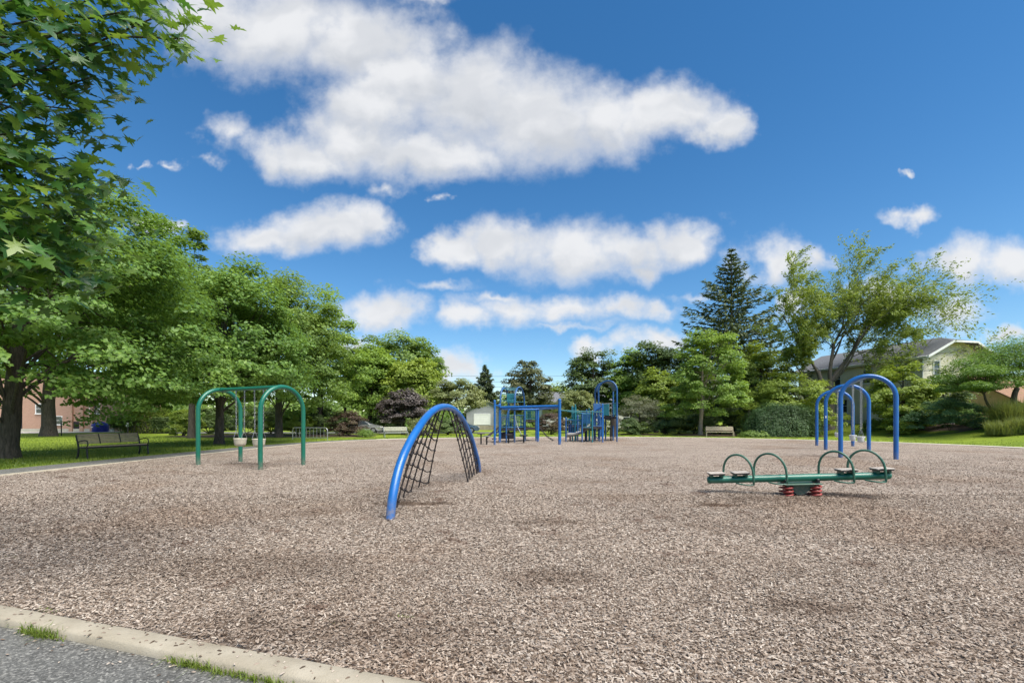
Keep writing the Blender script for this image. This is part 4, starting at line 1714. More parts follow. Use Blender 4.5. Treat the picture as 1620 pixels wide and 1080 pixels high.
DIAMOND = (np.array([(-.5, 0, 0), (-.05, -.34, .10), (.5, 0, -.05), (-.05, .34, .10)]), np.array([(0, 1, 2), (0, 2, 3)]))
NEEDLE = (np.array([(-.5, 0, 0), (0, -.10, .03), (.5, 0, 0), (0, .10, .03)]), np.array([(0, 1, 2), (0, 2, 3)]))
ELMLEAF = (np.array([(-.5, 0, 0), (-.1, -.24, .06), (.5, 0, -.08), (-.1, .24, .06)]), np.array([(0, 1, 2), (0, 2, 3)]))
LANCE = (np.array([(-.5, 0, 0), (-.1, -.16, .05), (.5, 0, -.08), (-.1, .16, .05)]), np.array([(0, 1, 2), (0, 2, 3)]))


def scatter(tpl, C, Nn, size, rg, along=None):
    """template copies at C, template z along Nn, template x along `along` (or random)"""
    tv, tt = tpl
    n = len(C)
    Nn = unit(Nn)
    A = rand_dirs(rg, n) if along is None else along + rand_dirs(rg, n) * .35
    A = unit(A - Nn * np.sum(A * Nn, 1, keepdims=True))
    B = np.cross(Nn, A)
    s = size[:, None, None]
    V = C[:, None, :] + s * (tv[None, :, 0:1] * A[:, None, :] + tv[None, :, 1:2] * B[:, None, :] + tv[None, :, 2:3] * Nn[:, None, :])
    k = len(tv)
    T = (tt[None] + (np.arange(n) * k)[:, None, None]).reshape(-1, tt.shape[1])
    return V.reshape(-1, 3), T


def lumpy(rg, k=5, amp=.25):
    f = rg.normal(size=(k, 3)) * 2.6
    ph = rg.uniform(0, 6.28, k)
    w = rg.uniform(.5, 1, k)
    w /= w.sum()
    return lambda d: 1 + amp * 2.0 * np.sum(np.sin(d @ f.T + ph) * w, axis=1)


def crown_points(rg, c, r, n_clump, clump_r, n_leaf, flat=.5, cut=-.55, lump=.22, shell=.45, taper=0.0, droop=.15):
    """leaves grouped in flattened clumps spread through the crown's volume"""
    c = np.array(c, float); r = np.array(r, float)
    lf = lumpy(rg, 6, lump)
    dirs = rand_dirs(rg, n_clump * 3)
    dirs = dirs[dirs[:, 2] > cut][:n_clump]
    n = len(dirs)
    rad = (shell + (1 - shell) * rg.uniform(0, 1, n) ** .55) * lf(dirs)
    Pc = dirs * rad[:, None]
    lowm = Pc[:, 2] < 0                                  # full-bottomed: the skirt keeps its width
    hz = np.linalg.norm(Pc[:, :2], axis=1)
    want = np.sqrt(np.clip(1 - (.5 * Pc[:, 2]) ** 2, 0, 1)) * np.sqrt(rg.uniform(.12, 1, n)) * lf(dirs)
    Pc[lowm, :2] *= (want / np.maximum(hz, 1e-3))[lowm][:, None]
    if taper:
        k = 1 - taper * np.clip(Pc[:, 2], -1, 1)
        Pc[:, :2] *= k[:, None]
    cc = c + Pc * r
    m = max(4, n_leaf // n)
    cs = clump_r * rg.uniform(.6, 1.35, n)
    q = rand_dirs(rg, n * m) * (rg.uniform(.15, 1, (n * m, 1)) ** .5)
    q[:, 2] = np.where(q[:, 2] < 0, q[:, 2] * .55, q[:, 2])
    hor = np.linalg.norm(q[:, :2], axis=1)
    idx = np.repeat(np.arange(n), m)
    P = q * cs[idx][:, None] * np.array([1, 1, flat])
    P[:, 2] -= droop * hor ** 2 * cs[idx]
    P = cc[idx] + P
    outw = unit(P - c)
    nor = np.array([0, 0, .8]) + outw * .55 + rand_dirs(rg, n * m) * .62 + q * .25
    return P, nor, cc


def tube_mesh(mb, pts, r0, r1, sides=7):
    n = len(pts)
    mb.tube(pts, [r0 + (r1 - r0) * (i / (n - 1)) for i in range(n)], sides, caps=True)


def trunk_and_limbs(rg, root, top, cc, r, n_limb, bark, lean=(0, 0), fork=.35, parent=None, base=(0, 0, 0)):
    """tapered trunk with root flare; limbs run up into the clump centres"""
    mb = MB()
    top = Vector(top)
    w = rg.normal(0, .04, (6, 2)) * top.z * .35
    pts, rad = [], []
    for i, f in enumerate((-.02, .02, .06, .18, .35, .6, .8, 1.0)):
        k = min(i, 5)
        pts.append(Vector((top.x * f ** 1.3 if f > 0 else 0, top.y * f ** 1.3 if f > 0 else 0, top.z * f)) + Vector((w[k][0] * f * (1 if f > 0 else 0), w[k][1] * f, 0)))
        rad.append(r * (1.65, 1.35, 1.12, 1.0, .88, .66, .45, .16)[i])
    mb.tube(pts, rad, 14)
    tr = mb.build('trunk', bark, parent)
    lm = MB()
    sel = rg.permutation(len(cc))[:n_limb]
    for i in sel:
        e = Vector(cc[i])
        f = rg.uniform(fork, .85)
        k = f * (len(pts) - 1)
        s = Vector((top.x * f ** 1.3, top.y * f ** 1.3, top.z * f))
        s = s.lerp(pts[min(int(k) + 1, len(pts) - 1)], .0)
        dlen = (e - s).length
        c1 = s + Vector(((e - s).x * .25, (e - s).y * .25, dlen * .28))
        c2 = s.lerp(e, .7) + Vector((0, 0, dlen * .06))
        rr = r * rg.uniform(.16, .34) * (1.15 - f * .5)
        tube_mesh(lm, bez(s, c1, c2, e, 7), rr, rr * .18, 6)
    lm.build('limbs', bark, parent)
    return tr


def tree(name, label, cat, u, Y, top_v, half_px, bot_v, leafm, bark, n_leaf, leaf, seed, trunk_r=None, n_clump=None, clump=.0, flat=.5, lump=.2, cut=-.88,
         tpl=DIAMOND, dx=0.0, limbs=22, shell=.45, group=None, trunk=True, ry=None, droop=.15, taper=.12, z0=None):
    rg = np.random.default_rng(seed)
    x = X_(u, Y)
    gz0 = gz(x, Y) if z0 is None else z0
    zt, zb = Z_(top_v, Y) - gz0, Z_(bot_v, Y) - gz0
    zb = max(zb, .05)
    rx = half_px / F * Y
    rz = (zt - zb) / 2
    cz = (zt + zb) / 2
    o = thing(name, label, cat, (x, Y, gz0), 0, group)
    n_clump = n_clump or int(60 + rx * rz * 7)
    clump = clump or max(.45, .30 * min(rx, rz))
    k = 1.0 / (1 + lump * .6)
    P, nor, cc = crown_points(rg, (dx, 0, cz), (rx * k, (ry or rx * .95) * k, rz * k * 1.02), n_clump, clump, n_leaf, flat, cut, lump, shell, taper, droop)
    P[:, 2] = np.maximum(P[:, 2], .04)
    V, T = scatter(tpl, P, nor, leaf * rg.uniform(.65, 1.3, len(P)), rg)
    cr = link(bpy.data.objects.new('crown' if trunk else 'foliage', np_mesh('crown', V, T, leafm)), o)
    if trunk:
        trunk_and_limbs(rg, o, (dx * .7, 0, cz + rz * .55), cc, trunk_r or .05 * rx, limbs, bark, parent=o, fork=max(.12, min(.5, zb / (cz + rz * .55))))
    else:
        st = MB()
        for i in range(9):
            e = Vector(cc[rg.integers(0, len(cc))])
            tube_mesh(st, bez((rg.normal(0, .12), rg.normal(0, .12), -.03), (e.x * .2, e.y * .2, e.z * .4), (e.x * .6, e.y * .6, e.z * .7), e, 5), .028, .008, 5)
        st.build('stems', bark, o)
    return o


def shrub(name, label, u, Y, top_v, half_px, leafm, n_leaf, leaf, seed, **kw):
    kw.setdefault('lump', .14)
    return tree(name, label, 'shrub', u, Y, top_v, half_px, HV + 60, leafm, BARK, n_leaf, leaf, seed, trunk=False, cut=-.92, **kw)


# --- left group of maples
tree('maple_tree', 'big maple with thick dark trunk at the left edge', 'tree', 12, 16.5, 262, 262, 712, L_MAPLE, BARK, 66000, .155, 21, .26, 300, .95, .46, .2, dx=1.3, limbs=42, droop=.32, shell=.35)
tree('maple_tree', 'stout-trunked tree on the lawn before the brick building', 'tree', 77, 41.0, 330, 175, 668, L_GREEN, BARK, 28000, .32, 22, .45, 210, 1.7, .46, .2, limbs=30)
tree('maple_tree', 'full maple with forked dark trunk behind the green swing set', 'tree', 347, 26.3, 384, 152, 690, L_MAPLE, BARK, 56000, .19, 23, .21, 270, 1.05, .5, .2, dx=.2, limbs=40, droop=.3)
tree('maple_tree', 'rounded maple behind the near leg of the green swing set', 'tree', 441, 37.0, 416, 112, 676, L_GREEN, BARK, 38000, .24, 24, .26, 210, 1.25, .52, .2, limbs=30, droop=.25)
tree('airy_tree', 'loose tall tree showing above the left maples', 'tree', 303, 36.0, 368, 62, 600, L_GREEN, BARK, 9000, .26, 25, .22, 90, .75, .5, .35, limbs=26)
tree('tall_tree', 'tallest green tree behind the clipped hedge on the left', 'tree', 212, 54.0, 296, 118, 672, L_MAPLE, BARK, 30000, .38, 26, .38, 190, 2.2, .46, .24, limbs=30, droop=.28)
tree('maple_tree', 'green tree at the right end of the left grove', 'tree', 507, 45.0, 470, 66, 672, L_BRIGHT, BARK, 20000, .28, 27, .28, 130, 1.15, .5, .2, limbs=20)
tree('dark_tree', 'small dark tree top beside the right end of the grove', 'tree', 546, 60.0, 530, 22, 660, L_DARK, BARK, 6000, .32, 28, .2, 60, .9, .6, .25, limbs=10)
# --- middle background
tree('ash_tree', 'large green tree behind the purple tree', 'tree', 630, 66.0, 519, 82, 665, L_GREEN, BARK, 26000, .40, 31, .42, 170, 1.7, .5, .18, limbs=18)
tree('linden_tree', 'bright green tree left of the purple tree', 'tree', 585, 58.0, 536, 46, 668, L_BRIGHT, BARK, 17000, .34, 32, .3, 120, 1.3, .5, .2, limbs=14)
tree('linden_tree', 'yellow green tree rising behind the purple tree', 'tree', 655, 57.0, 552, 45, 660, L_YELLOW, BARK, 14000, .32, 33, .28, 110, 1.15, .5, .22, limbs=14)
tree('plum_tree', 'purple leaved small tree behind the pale bench', 'tree', 638, 46.5, 612, 40, 676, L_PURPLE, BARK, 15000, .20, 34, .16, 110, .62, .6, .16, limbs=18)
tree('locust_tree', 'pale olive spreading tree left of the grey garage', 'tree', 722, 52.0, 598, 55, 655, L_OLIVE, BARK, 12000, .22, 35, .2, 110, .75, .45, .22, limbs=22, shell=.35)
tree('oak_tree', 'brownish green tree behind the twin blue arches', 'tree', 838, 72.0, 562, 46, 668, L_BROWN, BARK, 13000, .34, 37, .3, 110, 1.1, .55, .26, limbs=18, taper=.35)
tree('hedge_tree', 'low light green tree behind the overhead frame', 'tree', 890, 84.0, 610, 46, 668, L_YELLOW, BARK, 8000, .42, 38, .2, 70, 1.3, .5, .2, limbs=8)
tree('oak_tree', 'dark broad tree left of the tall blue arch', 'tree', 938, 66.0, 550, 52, 670, L_DARK, BARK, 19000, .34, 39, .32, 130, 1.25, .5, .25, limbs=18)
tree('oak_tree', 'green tree directly right of the tall blue arch', 'tree', 1000, 63.0, 546, 46, 670, L_BRIGHT, BARK, 16000, .34, 40, .3, 110, 1.2, .5, .25, limbs=16)
tree('oak_tree', 'tall dark green tree left of the round maple', 'tree', 1052, 60.0, 526, 50, 670, L_DARK, BARK, 17000, .34, 41, .32, 120, 1.25, .5, .25, limbs=16)
tree('linden_tree', 'bright yellow green tree beside the grey willow bush', 'tree', 1038, 53.0, 574, 33, 672, L_YELLOW, BARK, 11000, .26, 42, .2, 90, .85, .5, .22, limbs=12)
tree('olive_tree', 'pale olive small tree behind the teal railing', 'tree', 910, 52.0, 617, 42, 668, L_OLIVE, BARK, 10000, .20, 43, .14, 90, .6, .5, .2, limbs=16)
tree('willow_bush', 'grey green bushy willow right of the tall blue arch', 'tree', 1012, 47.0, 624, 38, 676, L_GREY, BARK, 12000, .17, 44, .12, 100, .55, .55, .16, tpl=LANCE, limbs=16)
# --- right background
tree('round_maple', 'round green maple with pale thin trunk beside the tan bench', 'tree', 1108, 43.0, 522, 64, 668, L_BRIGHT, BARK_P, 26000, .21, 45, .17, 180, .8, .48, .14, dx=.55, limbs=22, droop=.25, taper=.18)
tree('linden_tree', 'yellow green tree right of the dark spruce', 'tree', 1205, 50.0, 535, 46, 672, L_YELLOW, BARK, 14000, .25, 46, .2, 110, .9, .5, .22, limbs=14)
tree('linden_tree', 'light green tree partly hiding the cream house', 'tree', 1428, 37.5, 572, 50, 690, L_YELLOW, BARK, 15000, .19, 47, .15, 110, .65, .5, .22, limbs=16, z0=.6)
tree('cedar_tree', 'dark evergreen before the right corner of the cream house', 'tree', 1492, 38.5, 586, 34, 680, L_DARK, BARK, 9000, .19, 48, .12, 80, .55, .5, .22, limbs=12, z0=.8)
# --- shrubs
shrub('yellow_shrub', 'large yellow green shrub above the clipped dark yew', 1246, 43.0, 588, 72, L_YELLOW, 20000, .19, 51, clump=.75)
shrub('dark_bush', 'dark filler bush between the round maple and yellow shrub', 1180, 46.0, 625, 40, L_DARK, 9000, .20, 52)
shrub('blue_green_shrub', 'wide blue green shrub below the cream house', 1502, 33.8, 630, 70, L_BLUE, 20000, .135, 53, clump=.5, z0=.15)
shrub('blue_green_shrub', 'smaller dark green shrub right of the wide blue green shrub', 1570, 33.5, 652, 36, L_BLUE, 7000, .13, 54, clump=.4, z0=.15)
shrub('light_shrub', 'light green shrub between the lawn bank and blue green shrub', 1432, 35.5, 640, 34, L_YELLOW, 8000, .14, 55, z0=.2)
shrub('bank_shrub', 'small green shrub on the lawn bank by the house', 1385, 40.0, 662, 20, L_GREEN, 4000, .14, 56, z0=.25)
shrub('low_juniper', 'low spreading green juniper right of the tan bench', 1192, 39.2, 681, 20, L_GREEN, 4000, .11, 57)
shrub('maroon_shrub', 'maroon barberry shrub right of the bike rack', 552, 40.5, 648, 31, L_MAROON, 9000, .12, 58)
shrub('round_shrub', 'small round green shrub below the silver car', 578, 38.8, 680, 11, L_GREEN, 2500, .09, 59)
shrub('yellow_shrub', 'yellow green shrub left of the green swing set', 292, 42.0, 645, 26, L_YELLOW, 8000, .15, 60)
shrub('yellow_shrub', 'yellow green shrub behind the green arch near leg', 468, 43.0, 646, 30, L_YELLOW, 7000, .16, 61)
shrub('dark_bush', 'dark bush behind the bike rack', 508, 45.0, 646, 44, L_DARK, 11000, .15, 62)
shrub('dark_bush', 'dark bush behind the trunk of the swing-set maple', 390, 46.5, 638, 62, L_DARK, 14000, .17, 63)
shrub('flower_shrub', 'light green shrub seen through the climbing net', 668, 44.0, 661, 30, L_OLIVE, 7000, .13, 64)
shrub('dark_bush', 'dark green shrub seen through the right of the net', 708, 45.5, 664, 24, L_DARK, 6000, .14, 65)
shrub('maroon_shrub', 'maroon and green shrub behind the overhead frame', 872, 47.0, 652, 26, L_MAROON, 7000, .14, 66)
shrub('dark_bush', 'dark shrub right of the tall blue arch under the willow', 1002, 45.0, 662, 24, L_DARK, 6000, .14, 67)
shrub('dark_bush', 'dark shrub between willow bush and round maple', 1052, 45.5, 655, 32, L_DARK, 8000, .15, 68)
shrub('dark_bush', 'shaded bush behind the trunk of the round maple', 1098, 47.0, 652, 36, L_DARK, 8000, .16, 69)
shrub('flower_shrub', 'pale green low shrub between tall arch and lawn', 958, 47.0, 664, 20, L_OLIVE, 4000, .14, 70)
shrub('dark_bush', 'dark bush under the tree at the right end of the grove', 612, 58.0, 655, 26, L_DARK, 6000, .20, 71)
shrub('dark_bush', 'dark bush filling the gap left of the swing-set maple trunk', 330, 48.0, 642, 34, L_DARK, 8000, .18, 72)
shrub('yellow_shrub', 'green shrub between the swing-set maple and rounded maple', 428, 49.0, 648, 28, L_GREEN, 6000, .18, 73)
shrub('light_shrub', 'tall light green shrub screening the house gable', 1462, 36.8, 598, 26, L_YELLOW, 8000, .15, 78, z0=.5)
shrub('garden_shrub', 'wide green shrub behind the tan bench', 1140, 48.5, 645, 44, L_DARK, 10000, .18, 74)
shrub('garden_shrub', 'low green shrub behind the left play tower', 815, 58.0, 660, 28, L_GREEN, 6000, .2, 75)
shrub('garden_shrub', 'olive shrub behind the teal railing bridge', 918, 55.0, 656, 30, L_GREEN, 6000, .2, 76)
shrub('garden_shrub', 'green shrub below the dark tree left of the maple', 1075, 50.0, 648, 30, L_GREEN, 7000, .18, 77)


def hedge(name, label, u0, u1, Y, top_v, depth, leafm, n, leaf, seed, tpl=DIAMOND, dome=.0):
    """a hedge: leaves thick on its faces; twigs inside"""
    rg = np.random.default_rng(seed)
    x0, x1 = X_(u0, Y), X_(u1, Y)
    zt = Z_(top_v, Y)
    w = x1 - x0
    o = thing(name, label, 'hedge', ((x0 + x1) / 2, Y + depth / 2, 0))
    e = .8 if dome else .22
    d_ = rand_dirs(rg, n)
    d_[:, 2] = np.abs(d_[:, 2])
    sgn = np.sign(d_)
    s = sgn * np.abs(d_) ** e                       # superellipsoid
    s = s / np.maximum(1e-6, (np.sum(np.abs(s) ** (2 / e), 1, keepdims=True)) ** (e / 2))
    lf = lumpy(rg, 8, .10)
    P = s * np.array([w / 2, depth / 2, zt]) * (rg.uniform(.78, 1.02, n) * lf(d_ * 3))[:, None]
    P[:, 2] = np.maximum(P[:, 2], .03)
    nor = unit(s) + np.array([0, 0, .5]) + rand_dirs(rg, n) * .6
    V, T = scatter(tpl, P, nor, leaf * rg.uniform(.6, 1.3, n), rg, along=unit(s) * .6 + np.array([0, 0, .4]))
    link(bpy.data.objects.new('foliage', np_mesh('foliage', V, T, leafm)), o)
    tw = MB()
    for i in range(24):
        a = Vector((rg.uniform(-w * .45, w * .45), rg.uniform(-.2, .2), -.02))
        tube_mesh(tw, [a, a + Vector((rg.normal(0, .1), rg.normal(0, .1), zt * .4)), a + Vector((rg.normal(0, .3), rg.normal(0, .3), zt * .8))], .03, .008, 5)
    tw.build('stems', BARK, o)
    return o


hedge('yew_hedge', 'clipped dark green yew mound left of the blue swing set', 1190, 1318, 38.2, 636, 3.2, L_YEW, 30000, .15, 81, LANCE, dome=1)
hedge('clipped_hedge', 'long clipped dark hedge behind the left lawn', 168, 272, 50.0, 661, 1.6, L_DARK, 16000, .17, 82)
hedge('leafy_hedge', 'bright yellow green growth above the clipped hedge', 182, 268, 51.6, 644, 2.0, L_YELLOW, 9000, .20, 83, dome=1)


# --- spruces
def spruce(name, label, u, Y, top_v, half_px, seed, bare=1.5, n_whorl=46, dens=1.0, leafm=L_SPRUCE):
    rg = np.random.default_rng(seed)
    x = X_(u, Y)
    H = Z_(top_v, Y)
    Rm = half_px / F * Y
    o = thing(name, label, 'tree', (x, Y, 0))
    mb = MB()
    mb.tube([(0, 0, -.1), (0, 0, .3), (.03, 0, H * .5), (0, 0, H)], [H * .020, H * .016, H * .009, .02], 10)
    mb.build('trunk', BARK, o)
    C, D, Nn, S = [], [], [], []
    br = MB()
    for i in range(n_whorl):
        f = (i + .3) / n_whorl
        z = bare + (H - bare) * f ** 1.02
        R_ = Rm * (1 - f) ** .95 * (1.0 + .0 * f) + .12
        nb = rg.integers(5, 8)
        a0 = rg.uniform(0, 6.28)
        for k in range(nb):
            an = a0 + 6.283 * k / nb + rg.normal(0, .18)
            L = R_ * rg.uniform(.50, 1.18)
            out = np.array([math.cos(an), math.sin(an), 0])
            sd = np.array([-out[1], out[0], 0])
            up0 = .35 - .75 * (1 - f)                 # lower boughs droop, top ones rise
            m = max(6, int(24 * L / Rm * dens * 1.6) + 6)
            t = rg.uniform(.12, 1, m) ** .8
            dz_ = L * (up0 * t * .55 + .22 * t ** 3)
            wid = L * .26 * np.sin(np.clip(t, 0, 1) * 2.6) + .05
            sx = rg.uniform(-1, 1, m)
            P = np.array([0, 0, z]) + out[None] * (t * L)[:, None] + sd[None] * (sx * wid)[:, None]
            P[:, 2] += dz_ - np.abs(rg.normal(0, .10, m)) * (1 - f) - .10 * np.abs(sx)
            C.append(P)
            dr = out[None] * .9 + sd[None] * (sx * .8)[:, None] + np.array([0, 0, -.35 + .3 * f])[None]
            D.append(dr)
            Nn.append(np.array([0, 0, 1.0])[None] + rand_dirs(rg, m) * .75)
            S.append(rg.uniform(.55, 1.15, m) * (.42 + .36 * (1 - f)))
            if k % 2 == 0:
                pts = [Vector((0, 0, z)) + Vector(out) * (q * L) + Vector((0, 0, L * (up0 * q * .55 + .22 * q ** 3))) for q in (0, .35, .7, .95)]
                br.tube(pts, [.05 * (1 - f) + .015, .035 * (1 - f) + .012, .02, .006], 5)
    br.build('limbs', BARK, o)
    C, D, Nn, S = np.vstack(C), np.vstack(D), np.vstack(Nn), np.concatenate(S)
    V, T = scatter(LANCE, C, Nn, S * 1.35, rg, along=unit(D))
    link(bpy.data.objects.new('crown', np_mesh('crown', V, T, leafm)), o)


spruce('spruce_tree', 'tall dark spruce rising behind the round maple', 1157, 57.0, 392, 138, 91, 3.0, 36, 4.0)
spruce('spruce_tree', 'dark pointed evergreen behind the grey garage', 767, 78.0, 576, 38, 92, 1.0, 34, 2.6)
spruce('spruce_tree', 'thin pale fir top between the trees right of the tall arch', 1012, 78.0, 540, 14, 93, 2.0, 26, .6)


# --- wind-blown open tree on the right
def airy_tree():
    rg = np.random.default_rng(404)
    Y = 45.0
    x = X_(1311, Y)
    g0 = .35
    o = thing('elm_tree', 'tall open wind-blown tree with forked grey trunk before the house', 'tree', (x, Y, g0))
    wood = MB()
    twigs = []

    def limb(p, d, L, r, lev):
        d = d.normalized()
        pts = [p.copy()]
        q = p.copy()
        n = 6 if lev < 3 else 4
        for i in range(n):
            w = Vector(rg.normal(0, .13, 3))
            sweep = Vector((.07 if lev > 0 else 0, 0, (.05, .03, -.02, -.05, -.08)[min(lev, 4)]))
            d = (d + w + sweep).normalized()
            q = q + d * (L / n)
            pts.append(q.copy())
        wood_t = [r * (1 - .62 * i / n) for i in range(n + 1)]
        if r > .008:
            wood.tube(pts, wood_t, 7 if lev < 2 else 4, caps=False)
        if lev >= 2:
            twigs.append(pts)
        if lev >= 4:
            return
        k = (5, 6, 6, 4)[lev]
        for i in range(k):
            f = .35 + .65 * (i + rg.uniform(.2, .8)) / k
            j = min(int(f * n), n - 1)
            s = pts[j].lerp(pts[j + 1], f * n - j)
            t = (pts[j + 1] - pts[j]).normalized()
            sidev = Vector(rg.normal(0, 1, 3))
            sidev = (sidev - t * sidev.dot(t)).normalized()
            nd = (t * .75 + sidev * rg.uniform(.45, .85) + Vector((0, 0, .12)))
            limb(s, nd, L * rg.uniform(.48, .70), r * (1 - .6 * f) * rg.uniform(.42, .62), lev + 1)

    # low twin trunk, five leaders
    wood.tube([(0, 0, -.1), (0, 0, .25), (.02, 0, 1.8), (.1, 0, 3.6), (.15, 0, 4.9)], [.72, .56, .46, .44, .40], 14, caps=False)
    wood.tube([(-.35, .1, -.1), (-.32, .1, .4), (-.38, .1, 2.4), (-.62, .1, 4.6), (-1.0, .1, 6.0)], [.38, .30, .25, .22, .19], 10, caps=False)
    for p, dd, L, r in (((.15, 0, 4.7), (-.12, .1, 1), 9.2, .28), ((.15, 0, 4.8), (.34, -.1, 1), 9.6, .27), ((.05, 0, 4.4), (.62, .2, .78), 10.4, .24),
                        ((-.9, .1, 5.6), (-.62, -.1, 1), 8.0, .20), ((.1, 0, 4.6), (.15, .7, 1), 8.0, .20), ((.15, 0, 4.2), (.95, -.25, .34), 10.0, .17), ((-.5, .1, 4.2), (-.8, .3, .75), 5.5, .12),
                        ((.1, 0, 4.5), (.30, -.7, .95), 7.0, .18)):
        limb(Vector(p), Vector(dd), L * .90, r * .66, 1)
    wood.build('trunk', BARK_G, o)
    C, A = [], []
    for pts in twigs:
        far = pts[-1].x
        n = int(rg.uniform(44, 70) * (1.0 if far < 5.5 else (.5 if far < 8.5 else .25)))
        for _ in range(n):
            f = rg.uniform(0.15, 1) * (len(pts) - 1)
            j = min(int(f), len(pts) - 2)
            t = pts[j + 1] - pts[j]
            C.append(tuple(pts[j] + t * (f - j) + Vector(rg.normal(0, .13, 3))))
            A.append(tuple(t.normalized() + Vector((.3, 0, -.15))))
    C, A = np.array(C), np.array(A)
    V, T = scatter(ELMLEAF, C, np.array([0, -.2, .8]) + rand_dirs(rg, len(C)) * .8, .235 * rg.uniform(.6, 1.3, len(C)), rg, along=unit(A))
    link(bpy.data.objects.new('crown', np_mesh('crown', V, T, L_ELM)), o)


airy_tree()


# --- twisted tree with layered pads at the right edge
def pad_tree():
    rg = np.random.default_rng(77)
    Y = 31.0
    x = X_(1608, Y)
    g0 = gz(x, Y)
    o = thing('pine_tree', 'twisted dark-limbed tree with layered green pads at the right edge', 'tree', (x, Y, g0))
    pads = []
    for (u, v, r) in ((1530, 598, 1.2), (1555, 582, 1.5), (1580, 566, 1.5), (1605, 552, 1.6), (1640, 545, 2.0), (1560, 605, 1.3), (1590, 595, 1.4), (1515, 612, .8), (1625, 575, 1.6), (1660, 590, 2.0), (1545, 615, .9), (1700, 560, 2.0)):
        for dy in (-.7, .8):
            pads.append((X_(u, Y) - x + rg.normal(0, .2), dy + rg.normal(0, .4), Z_(v, Y) - g0 + rg.normal(0, .12), r))
    wood = MB()
    tr = bez((0, 0, -.1), (.35, 0, .8), (-.5, .1, 1.4), (.05, 0, 2.6), 10)
    tube_mesh(wood, tr, .24, .14, 10)
    tube_mesh(wood, bez((0, 0, .75), (-.9, 0, .6), (-1.9, .1, .9), (-2.2, .0, 2.2), 10), .14, .06, 8)
    tube_mesh(wood, bez((.05, 0, .9), (1.0, 0, 1.2), (.8, 0, 2.4), (1.6, 0, 3.4), 10), .15, .07, 8)
    for p in pads:
        e = Vector(p[:3])
        s = tr[-1] if e.x > -1 else Vector((-2.2, 0, 2.2))
        tube_mesh(wood, bez(s, s + Vector((0, 0, .3)), s.lerp(e, .6) + Vector((0, 0, -.15)), e, 7), .06, .012, 6)
    wood.build('trunk', BARK, o)
    C, Nn = [], []
    for (a, b_, c, r) in pads:
        m = 1500
        q = rand_dirs(rg, m) * rg.uniform(.2, 1, (m, 1)) ** .5
        P = q * np.array([r, r, .34 * r]) + np.array([a, b_, c + .1])
        P[:, 2] -= .12 * np.linalg.norm(q[:, :2], axis=1) ** 2 * r
        C.append(P)
        Nn.append(np.array([0, 0, 1.0]) + q * .5 + rand_dirs(rg, m) * .6)
    C, Nn = np.vstack(C), np.vstack(Nn)
    V, T = scatter(LANCE, C, Nn, .17 * rg.uniform(.6, 1.3, len(C)), rg)
    link(bpy.data.objects.new('crown', np_mesh('crown', V, T, L_MAPLE)), o)


pad_tree()


def grass_clump(label, u, Y, h, r, n, seed, mat=L_REED):
    rg = np.random.default_rng(seed)
    x = X_(u, Y)
    o = thing('ornamental_grass', label, 'grass', (x, Y, gz(x, Y)), 0, None)
    a = rg.uniform(0, 6.28, n); q = np.sqrt(rg.uniform(0, 1, n)) * r
    me = blades('blades', q * np.cos(a), q * np.sin(a), np.full(n, -.02), h * rg.uniform(.5, 1.1, n), rg.uniform(.016, .034, n), mat, .45, rg)
    link(bpy.data.objects.new('blades', me), o)


grass_clump('tall light green ornamental grass at the right edge', 1604, 30.2, 2.1, 1.1, 2600, 5)
grass_clump('short yellowish grass clump in front of the tall ornamental grass', 1590, 28.9, 1.0, .9, 1600, 6)
grass_clump('yellowish grass clump at the very right edge of the lawn', 1628, 28.2, 1.1, .9, 1600, 7)


# --- distant tree belt that closes the gaps low on the horizon
def far_belt():
    rg = np.random.default_rng(3)
    n_c = 760
    ang = rg.uniform(R(-62), R(62), n_c)
    dist = rg.uniform(105, 135, n_c)
    c = np.stack([np.sin(ang) * dist, np.cos(ang) * dist, rg.uniform(1, 6.2, n_c)], 1)
    m = 75
    q = rand_dirs(rg, n_c * m)
    P = np.repeat(c, m, 0) + q * rg.uniform(1.8, 3.4, (n_c * m, 1)) * np.array([1.2, 1.2, .8])
    P[:, 2] = np.maximum(P[:, 2], .1)
    V, T = scatter(DIAMOND, P, q + np.array([0, 0, .8]), rg.uniform(.6, 1.2, len(P)), rg)
    o = link(bpy.data.objects.new('far_woods', np_mesh('far_woods', V, T, L_GREEN)))
    tag(o, 'distant green tree belt behind the gardens', 'trees', kind='stuff')


far_belt()


# --- near maple reaching into the top left corner
def maple_leaf_template(seed=0):
    # half outline of a five-lobed leaf, mirrored; x along the midrib
    half = [(-.40, .0), (-.36, .12), (-.50, .38), (-.22, .19), (-.08, .58), (.03, .19), (.20, .36), (.23, .13), (.42, .14), (.68, .0)]
    rr = np.random.default_rng(seed + 40)
    half2 = [(x + rr.normal(0, .03), y * rr.uniform(.82, 1.18)) for x, y in half]
    half = [half[0]] + [(x + rr.normal(0, .03), y * rr.uniform(.82, 1.18)) for x, y in half[1:-1]] + [half[-1]]
    pts = half + [(x, -y) for x, y in reversed(half2[1:-1])]
    cu, fo = rr.uniform(.05, .42), rr.uniform(-.05, .45)
    V = [(0, 0, .05)] + [(x, y, fo * abs(y) - cu * max(0, x) ** 2 - .25 * y * y) for x, y in pts]
    n = len(pts)
    T = [(0, 1 + (i + 1) % n, 1 + i) for i in range(n)]
    k = len(V)
    V += [(-.38, .012, .0), (-.38, -.012, .0), (-.80, .0, .10)]      # stalk
    T.append((k, k + 1, k + 2))
    return np.array(V, float), np.array(T)


